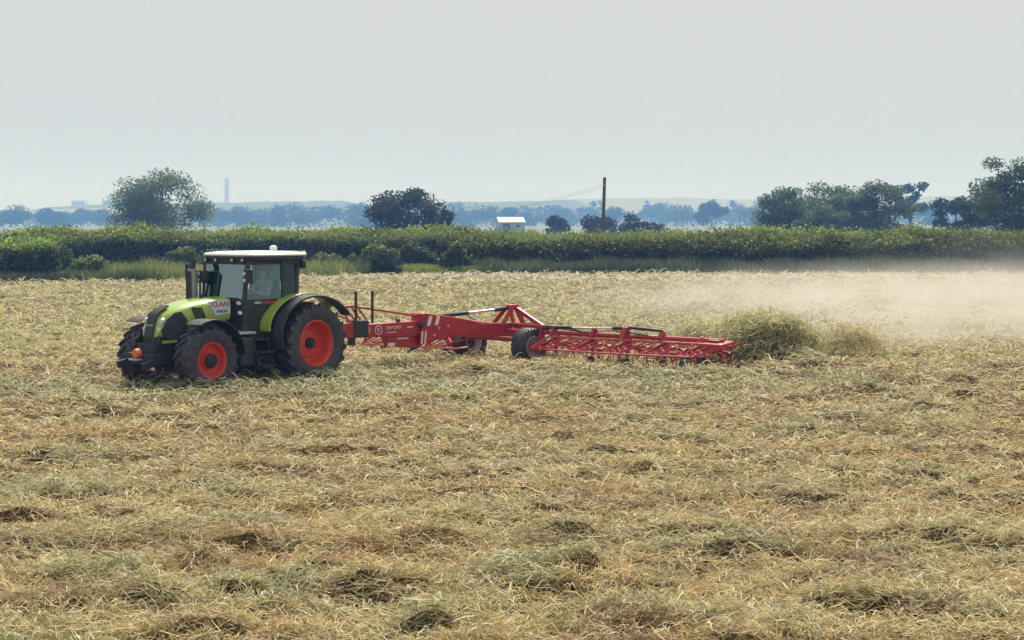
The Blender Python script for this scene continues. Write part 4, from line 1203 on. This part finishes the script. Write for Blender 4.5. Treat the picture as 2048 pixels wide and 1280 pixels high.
# carriage: axle, forks and wheels
MB().bar((0, -1.1, .62), (0, 1.1, .62), .14, .12).build('axle_beam', M['red'], TD, bevel=.015)
MB().bar((.34, -1.0, .66), (.30, .86, .66), .10, .08).build('step_bar', M['red'], TD, bevel=.012)
for s in (1, -1):
    f_ = MB(); f_.prism([(-.38, .98), (-.18, 1.0), (.05, .36), (-.10, .30)], s * 1.30 - .025, s * 1.30 + .025); f_.bar((-.28, s * 1.30, .92), (-.40, 0, .90), .12, .14)
    f_.build('wheel_fork', M['red'], TD, bevel=.01)
    w_ = MB()
    w_.lathe([(s * .15, .255), (s * .19, .25), (s * .18, .22), (s * .10, .20), (s * .05, .12), (s * .07, .02)], n=32)
    w_.lathe([(-s * .15, .255), (-s * .19, .25), (-s * .18, .22), (-s * .05, .12)], n=24)
    wl = w_.build('wheel', M['grey'], TD)
    wl.location = (0, s * 1.05, .47)
    wl.scale = (1.06, .95, 1.06)
    ty = MB()
    ty.lathe([(-.16, .25), (-.215, .29), (-.22, .35), (-.20, .405), (-.13, .425), (0, .43), (.13, .425), (.20, .405), (.22, .35), (.215, .29), (.16, .25)], n=44)
    for k in range(30):
        a = 2 * math.pi * k / 30
        for sy_ in (-1, 1):
            ty.loft([[(.432 * math.cos(a + t + u), sy_ * y, .432 * math.sin(a + t + u)) if r else (.40 * math.cos(a + t + u), sy_ * y, .40 * math.sin(a + t + u)) for u, r in ((-.035, 0), (.035, 0), (.03, 1), (-.03, 1))] for t, y in ((0, .02), (-.09, .19))])
    ty.build('tyre', M['tyre'], wl)
    hb = MB().tube([(0, s * .06, 0), (0, s * .17, 0)], [.07, .05], 12)
    for k in range(5):
        a = 2 * math.pi * k / 5
        hb.tube([(.10 * math.cos(a), s * .06, .10 * math.sin(a)), (.10 * math.cos(a), s * .085, .10 * math.sin(a))], .014, 6)
    hb.build('hub', M['dark'], wl)
# lifting frame over the carriage and folding ram
lf = MB()
for yy in (-.17, .17):
    lf.bar((.02, yy, .98), (-.36, yy * .6, 1.36), .07, .10); lf.bar((-.70, yy, .95), (-.50, yy * .6, 1.38), .07, .12)
lf.box((-.43, 0, 1.37), (.34, .26, .14))
lf.build('lifting_frame', M['red'], TD, bevel=.012)
MB().bar((-.52, .05, 1.36), tuple(wg(-.05, 1.45, .86)), .08, .10).build('folding_stay', M['red'], TD, bevel=.01)
ram = MB().tube([(2.0, 0, 1.25), (1.05, 0, 1.285)], [.05, .05], 12).build('folding_ram', M['dark'], TD)
MB().tube([(1.06, 0, 1.285), (.10, 0, 1.33)], [.032, .032], 10).build('ram_rod', M['steel'], ram)
MB().tube([(.14, 0, 1.325), (-.30, 0, 1.36)], [.05, .06], 10).build('ram_eye', M['dark'], ram)
for k_ in range(3): MB().tube([wg(.02 + .03 * k_, 1.2, .90), wg(.05, 1.9 + .1 * k_, .92 + .03 * k_), wg(.04, 2.5, .86), wg(.03 - .02 * k_, 3.3, .93), wg(.05, 4.1 + .1 * k_, .86)], .012, 5).build('hydraulic_hose', M['dark'], TD)
MB().tube([(1.1, .03, 1.30), (1.0, .04, 1.16), (.8, .05, 1.10)], .014, 6).build('hydraulic_hose', M['dark'], ram)

# wings
def rotor_parts():
    hub = MB()
    hub.tube([(0, 0, .80), (0, 0, .66), (0, 0, .60)], [.10, .13, .16], 14); hub.tube([(0, 0, .60), (0, 0, .52)], [.21, .21], 18); hub.tube([(0, 0, .52), (0, 0, .34)], [.05, .05], 8)
    arm = MB()
    arm.tube([(.16, 0, .60), (.36, .02, .56), (.60, .06, .50)], .030, 7)
    arm.tube([(.56, .05, .50), (.62, .10, .49), (.62, .03, .47)], .04, 7)
    arm.tube([(.62, .05, .49), (.67, .08, .30), (.70, .11, .16)], .012, 5); arm.tube([(.57, .07, .49), (.61, .11, .30), (.63, .15, .16)], .012, 5)
    return hub, arm
hub_mb, arm_mb = rotor_parts()
hub_me = arm_me = None
def rotor(y, phase, lift=0.0):
    global hub_me, arm_me
    if hub_me is None:
        h = hub_mb.build('rotor', M['red'], TD); a = arm_mb.build('tine_arm', M['red'], h)
        hub_me, arm_me = h.data, a.data
    else:
        h = bpy.data.objects.new('rotor', hub_me); C.objects.link(h); h.parent = TD
        a = bpy.data.objects.new('tine_arm', arm_me); C.objects.link(a); a.parent = h
    p = wg(0, y, lift); h.location = p
    for k in range(6):
        if k: a = bpy.data.objects.new('tine_arm', arm_me); C.objects.link(a); a.parent = h
        a.rotation_euler = (0, 0, phase + k * math.pi / 3)
LW = [1.70, 2.75, 3.72, 4.72, 5.70]
RW = [-1.55, -2.6, -3.6]
for k, y in enumerate(LW + RW): rotor(y, .3 + .52 * k)
def wing(y0, y1, stations, zb, zh, s, gs):
    bm = MB().tube([wg(0, y0, zb), wg(0, y1, zb - .02)], .055, 10).build('wing_beam', M['red'], TD)
    MB().tube([wg(.16, gs + s * .1, zb - .09), wg(.16, y1 - s * .2, zb - .10)], .03, 8).build('wing_rail', M['redpale'], TD)
    # guard bar running before the rotors
    e = y1
    pts = [wg(.40, gs - s * .12, zh + .03), wg(.66, gs + s * .05, zh), wg(.72, (y0 + y1) / 2, zh - .01), wg(.70, e - s * .55, zh), wg(.60, e - s * .22, zh + .02), wg(.36, e - s * .05, zh + .06), wg(.05, e, zb - .10)]
    MB().tube(pts, .024, 8).build('guard_bar', M['redpale'], TD)
    for y in stations:
        br = MB()
        br.prism([(-.09, zb - .14), (.12, zb - .14), (.06, zb + .03), (.0, zb + .07), (-.06, zb + .05)], -.03, .03)
        b = br.build('rotor_bracket', M['red'], TD, bevel=.008); b.location = wg(0, y, 0); b.rotation_euler = (0, 0, math.radians(10))
        MB().tube([wg(.34, y + .10, zh + .12), wg(.52, y + .30, zh + .06), wg(.60, y + .18, zh + .02)], .03, 7).build('tine_spring', M['springs'], TD)
        for dy in (-.28, -.05, .30, .62, .85):
            st_ = MB().tube([wg(.71, y + dy * .35 - .18, zh), wg(.03, y + dy + .22, zb - .03)], .018, 6).build('guard_stay', M['red'], TD)
    return bm
wing(.25, 6.25, LW, .82, .46, 1, 1.62)
wing(-.25, -4.25, RW, .70, .36, -1, -.75)
# tip cover, rams and tip wheels of the near wing
MB().prism([(.30, .60), (.28, .74), (-.20, .80), (-.30, .66)], -.30, .30).build('tip_cover', M['red'], TD, bevel=.015).location = wg(0, 6.10, 0)
MB().tube([wg(.10, 5.95, .74), wg(.04, 6.46, .69), wg(-.15, 6.40, .66), wg(-.35, 6.0, .70)], .022, 7).build('tip_hoop', M['redpale'], TD)
MB().box((0, 0, 0), (.20, .26, .02)).build('tip_marker', M['white'], TD).location = wg(0, 6.05, .815)
MB().prism([(.12, .80), (.0, .98), (-.14, .82)], -.03, .10).build('hinge_plate', M['red'], TD, bevel=.01).location = wg(0, 4.62, 0)
MB().prism([(.16, .76), (.06, 1.02), (-.05, 1.04), (-.14, .78)], -.03, .12).build('hinge_plate', M['red'], TD, bevel=.01).location = wg(0, 3.62, 0)
MB().prism([(.14, .76), (.05, .98), (-.05, .99), (-.12, .78)], -.04, .04).build('hinge_plate', M['red'], TD, bevel=.01).location = wg(0, 2.80, 0)
MB().prism([(.14, .76), (.05, .99), (-.05, 1.0), (-.12, .78)], -.04, .04).build('hinge_plate', M['red'], TD, bevel=.01).location = wg(0, 1.66, 0)
r1 = MB().tube([wg(0, 1.40, .95), wg(0, 2.16, .955)], .04, 10).build('wing_ram', M['dark'], TD)
MB().tube([wg(0, 2.15, .955), wg(0, 2.82, .96)], .026, 8).build('ram_rod', M['steel'], r1)
r2 = MB().tube([wg(0, 3.72, 1.0), wg(0, 3.35, .985), wg(0, 3.30, .985)], [.045, .045, .03], 10).build('wing_ram', M['dark'], TD)
MB().tube([wg(0, 3.34, .985), wg(0, 2.86, .965)], .024, 8).build('ram_rod', M['steel'], r2)
MB().tube([wg(.0, 3.74, 1.02), wg(.0, 4.1, 1.0), wg(.0, 4.66, .97)], [.035, .04, .03], 8).build('wing_ram', M['dark'], TD)
for y in (1.70, 2.75, 3.72, 4.72, 5.42, 5.72, -1.55, -2.6, -3.6):
    big = 1.0 if y > 5 else .72
    w_ = MB().lathe([(-.05, .10), (-.07, .14), (-.06, .19), (0, .21), (.06, .19), (.07, .14), (.05, .10)], n=24)
    q = w_.build('rotor_wheel', M['tyre'], TD); q.scale = (big, big, big); q.location = wg(.10 if y != 5.42 else .28, y, .24 if big == 1 else .16); q.rotation_euler = (0, 0, math.radians(10))
    MB().lathe([(-.05, .10), (-.02, .03), (.02, .03), (.05, .10)], n=16).build('rim', M['grey'], q)
    MB().tube([(0, .08, 0), (-.05, .09, .15), (-.08, 0, .42)], .02, 6).build('caster_leg', M['red'], q)

# ------------------------------------------------------------------ hay thrown up behind the near wing
def thrown(name, label, n, centre, rad, seed, dark=.3, hollow=.0, l0=.12, l1=.34, thin=1.0, green=.5):
    r = np.random.default_rng(seed)
    d = r.normal(size=(n * 3, 3)); d /= np.linalg.norm(d, axis=1)[:, None]
    d[:, 2] = np.abs(d[:, 2])
    q = d * (hollow + (1 - hollow) * r.random(n * 3) ** .5)[:, None] * (1 + .22 * (fbm(d[:, 0] * 3 + seed, d[:, 2] * 3 + d[:, 1] * 2, 2)[:, None] - .5) * 2)
    keep = r.random(n * 3) < np.clip(fbm(q[:, 0] * 3.2 + 5 * seed, q[:, 2] * 3.2 + q[:, 1], 3) * 2.6 - .7, .04, 1)
    q = q[keep][:n]; n = len(q)
    p = q * np.array(rad) + np.array(centre)
    p[:, 2] += .10
    col = np.array([.30, .30, .14]) * green + np.array([.42, .345, .18]) * (1 - green)
    c = np.repeat(col[None], n, 0) * (.6 + .8 * r.random(n))[:, None]
    az = r.uniform(0, 2 * np.pi, n); pt = r.normal(0, .6, n)
    L = r.uniform(l0, l1, n) * 1.25
    return strands(name, p, az, pt, L, np.full(n, .021 * thin) * r.uniform(.6, 1.3, n), r.uniform(-.3, .5, n) * L * .5, np.clip(c, .01, .7), label)
def arcs(name, label, n, p0, p1, top, thick, seed, green, streams=26, spread=.5, width=.022):
    """hay flung in bundles along arcs from the rotor to where it lands"""
    r = np.random.default_rng(seed)
    a0 = np.array(p0) + r.normal(0, 1, (streams, 3)) * np.array([spread * .5, spread, .08])
    a1 = np.array(p1) + r.normal(0, 1, (streams, 3)) * np.array([spread, spread, .05])
    hh = top * (1 - .75 * r.random(streams) ** 1.6)
    k = r.integers(0, streams, n)
    t = r.random(n)
    t = np.where(r.random(n) < .55, np.clip(r.normal((.28 + .5 * r.random(streams))[k], .09), 0, 1), t)
    p = a0[k] * (1 - t)[:, None] + a1[k] * t[:, None]
    p[:, 2] += 4 * hh[k] * t * (1 - t)
    p += r.normal(size=(n, 3)) * np.array(thick)
    p[:, 2] = np.maximum(p[:, 2], .12)
    d = (a1 - a0)[k]; d[:, 2] += 4 * hh[k] * (1 - 2 * t)
    az = np.arctan2(d[:, 1], d[:, 0]) + r.normal(0, .8, n)
    pt = np.arctan2(d[:, 2], np.hypot(d[:, 0], d[:, 1])) + r.normal(0, .55, n)
    g = np.clip(green + r.normal(0, .22, n) + .3 * (vnoise(p[:, 0] * 2.2, p[:, 2] * 2.6) - .5), 0, 1)[:, None]
    c = np.array([.42, .45, .20]) * g + np.array([.64, .55, .32]) * (1 - g)
    c *= (.5 + .85 * r.random(n))[:, None]
    L = r.uniform(.14, .38, n)
    return strands(name, p, az, pt, L, np.full(n, width) * r.uniform(.6, 1.3, n), r.uniform(-.3, .6, n) * L * .5, np.clip(c, .01, .75), label)
def gp(px, d, z=.15): return (*site(px, d), z)
arcs('flying_hay', 'big tumbling arch of green hay thrown up beyond the tedder wing tip', 7600, gp(1405, 38.9, .40), gp(1662, 40.6, .1), .98, (.12, .18, .06), 41, .34, streams=64, spread=.42)
arcs('flying_hay', 'low pale drift of hay tossed up along the back of the near wing', 3600, gp(1320, 39.5, .5), gp(1530, 41.2), .58, (.12, .18, .07), 42, .35, streams=34, spread=.36)
arcs('flying_hay', 'loose spray of hay falling past the big green arch in the dust', 1700, gp(1630, 39.2, .2), gp(1775, 40.8, .1), .72, (.10, .18, .07), 44, .2, streams=16, spread=.25, width=.017)
arcs('airborne_chaff', 'sparse bits of chaff hanging in the dust behind the machine', 420, gp(1380, 41, .6), gp(1900, 47, .2), .8, (.5, .9, .2), 46, .2, streams=50, spread=1.1, width=.014)
arcs('flying_hay', 'pale hay ruffled up behind the folding stay of the tedder', 2400, gp(1090, 42.5, .35), gp(1230, 44.5), .42, (.16, .2, .06), 45, .25, streams=20, spread=.4)

# ------------------------------------------------------------------ dust and haze
def volume_mat(name, colour, density, aniso=.2):
    m = bpy.data.materials.new(name); m.use_nodes = True
    nt = m.node_tree; nt.nodes.clear()
    out = nt.nodes.new('ShaderNodeOutputMaterial')
    pv = nt.nodes.new('ShaderNodeVolumePrincipled')
    pv.inputs['Color'].default_value = (*colour, 1)
    pv.inputs['Density'].default_value = density
    pv.inputs['Anisotropy'].default_value = aniso
    nt.links.new(pv.outputs[0], out.inputs['Volume'])
    return m, nt, pv
def dust(name, label, centre, rad, dens, seed):
    m, nt, pv = volume_mat('dust_air', (.80, .755, .67), 0.0, .1)
    tc = nt.nodes.new('ShaderNodeTexCoord')
    ln = nt.nodes.new('ShaderNodeVectorMath'); ln.operation = 'LENGTH'
    nt.links.new(tc.outputs['Object'], ln.inputs[0])
    fall = nt.nodes.new('ShaderNodeMapRange'); fall.interpolation_type = 'SMOOTHSTEP'
    fall.inputs['From Min'].default_value = .98; fall.inputs['From Max'].default_value = .15
    nt.links.new(ln.outputs['Value'], fall.inputs['Value'])
    mp = nt.nodes.new('ShaderNodeMapping'); mp.inputs['Scale'].default_value = (rad[0] / 2.6, rad[1] / 3.2, rad[2] / .9); mp.inputs['Location'].default_value = (seed, seed * .7, 0)
    nt.links.new(tc.outputs['Object'], mp.inputs['Vector'])
    no = nt.nodes.new('ShaderNodeTexNoise'); no.inputs['Scale'].default_value = 1.0; no.inputs['Detail'].default_value = 4
    nt.links.new(mp.outputs[0], no.inputs['Vector'])
    nr_ = nt.nodes.new('ShaderNodeMapRange'); nr_.inputs['From Min'].default_value = .36; nr_.inputs['From Max'].default_value = .66; nr_.inputs['To Max'].default_value = 2.0
    nt.links.new(no.outputs['Fac'], nr_.inputs['Value'])
    mu = nt.nodes.new('ShaderNodeMath'); mu.operation = 'MULTIPLY'
    nt.links.new(fall.outputs[0], mu.inputs[0]); nt.links.new(nr_.outputs[0], mu.inputs[1])
    m2 = nt.nodes.new('ShaderNodeMath'); m2.operation = 'MULTIPLY'; m2.inputs[1].default_value = dens
    nt.links.new(mu.outputs[0], m2.inputs[0]); nt.links.new(m2.outputs[0], pv.inputs['Density'])
    import bmesh
    bm = bmesh.new(); bmesh.ops.create_icosphere(bm, subdivisions=3, radius=1.0)
    for v_ in bm.verts:
        if v_.co.z < 0: v_.co.z *= .12
    me = bpy.data.meshes.new(name); bm.to_mesh(me); bm.free(); me.materials.append(m)
    o = bpy.data.objects.new(name, me); C.objects.link(o)
    o.location = centre; o.scale = rad
    return tag(o, label, 'dust', kind='stuff')
dust('dust_cloud', 'pale tan dust cloud drifting wide over the field behind the tedder', (16.5, 61, .1), (18, 20, 2.2), .145, 3.0)
dust('dust_veil', 'thin high dust drifting against the foot of the flat topped hedge', (27, 80, .1), (17, 22, 3.4), .012, 5.0)
dust('dust_puff', 'denser low dust rising just behind the thrown hay', (10.5, 46.5, .1), (8, 6.5, 1.45), .17, 8.0)

hz_m, _, hz_v = volume_mat('haze_air', (.22, .46, 1.0), .00066, -.15)
hz_v.inputs['Absorption Color'].default_value = (1, 1, 1, 1)      # clear air scatters blue most and absorbs nothing
hv = []
for x in (-2600, 2600):
    for y in (-60, 3800):
        for z in (-1.2, 88): hv.append((x, y, z))
hf = np.array([[0, 1, 3, 2], [4, 6, 7, 5], [0, 4, 5, 1], [2, 3, 7, 6], [0, 2, 6, 4], [1, 5, 7, 3]])
tag(mesh_np('haze', np.array(hv, float), hf, hz_m), 'pale blue summer haze filling the air', 'haze', kind='stuff')
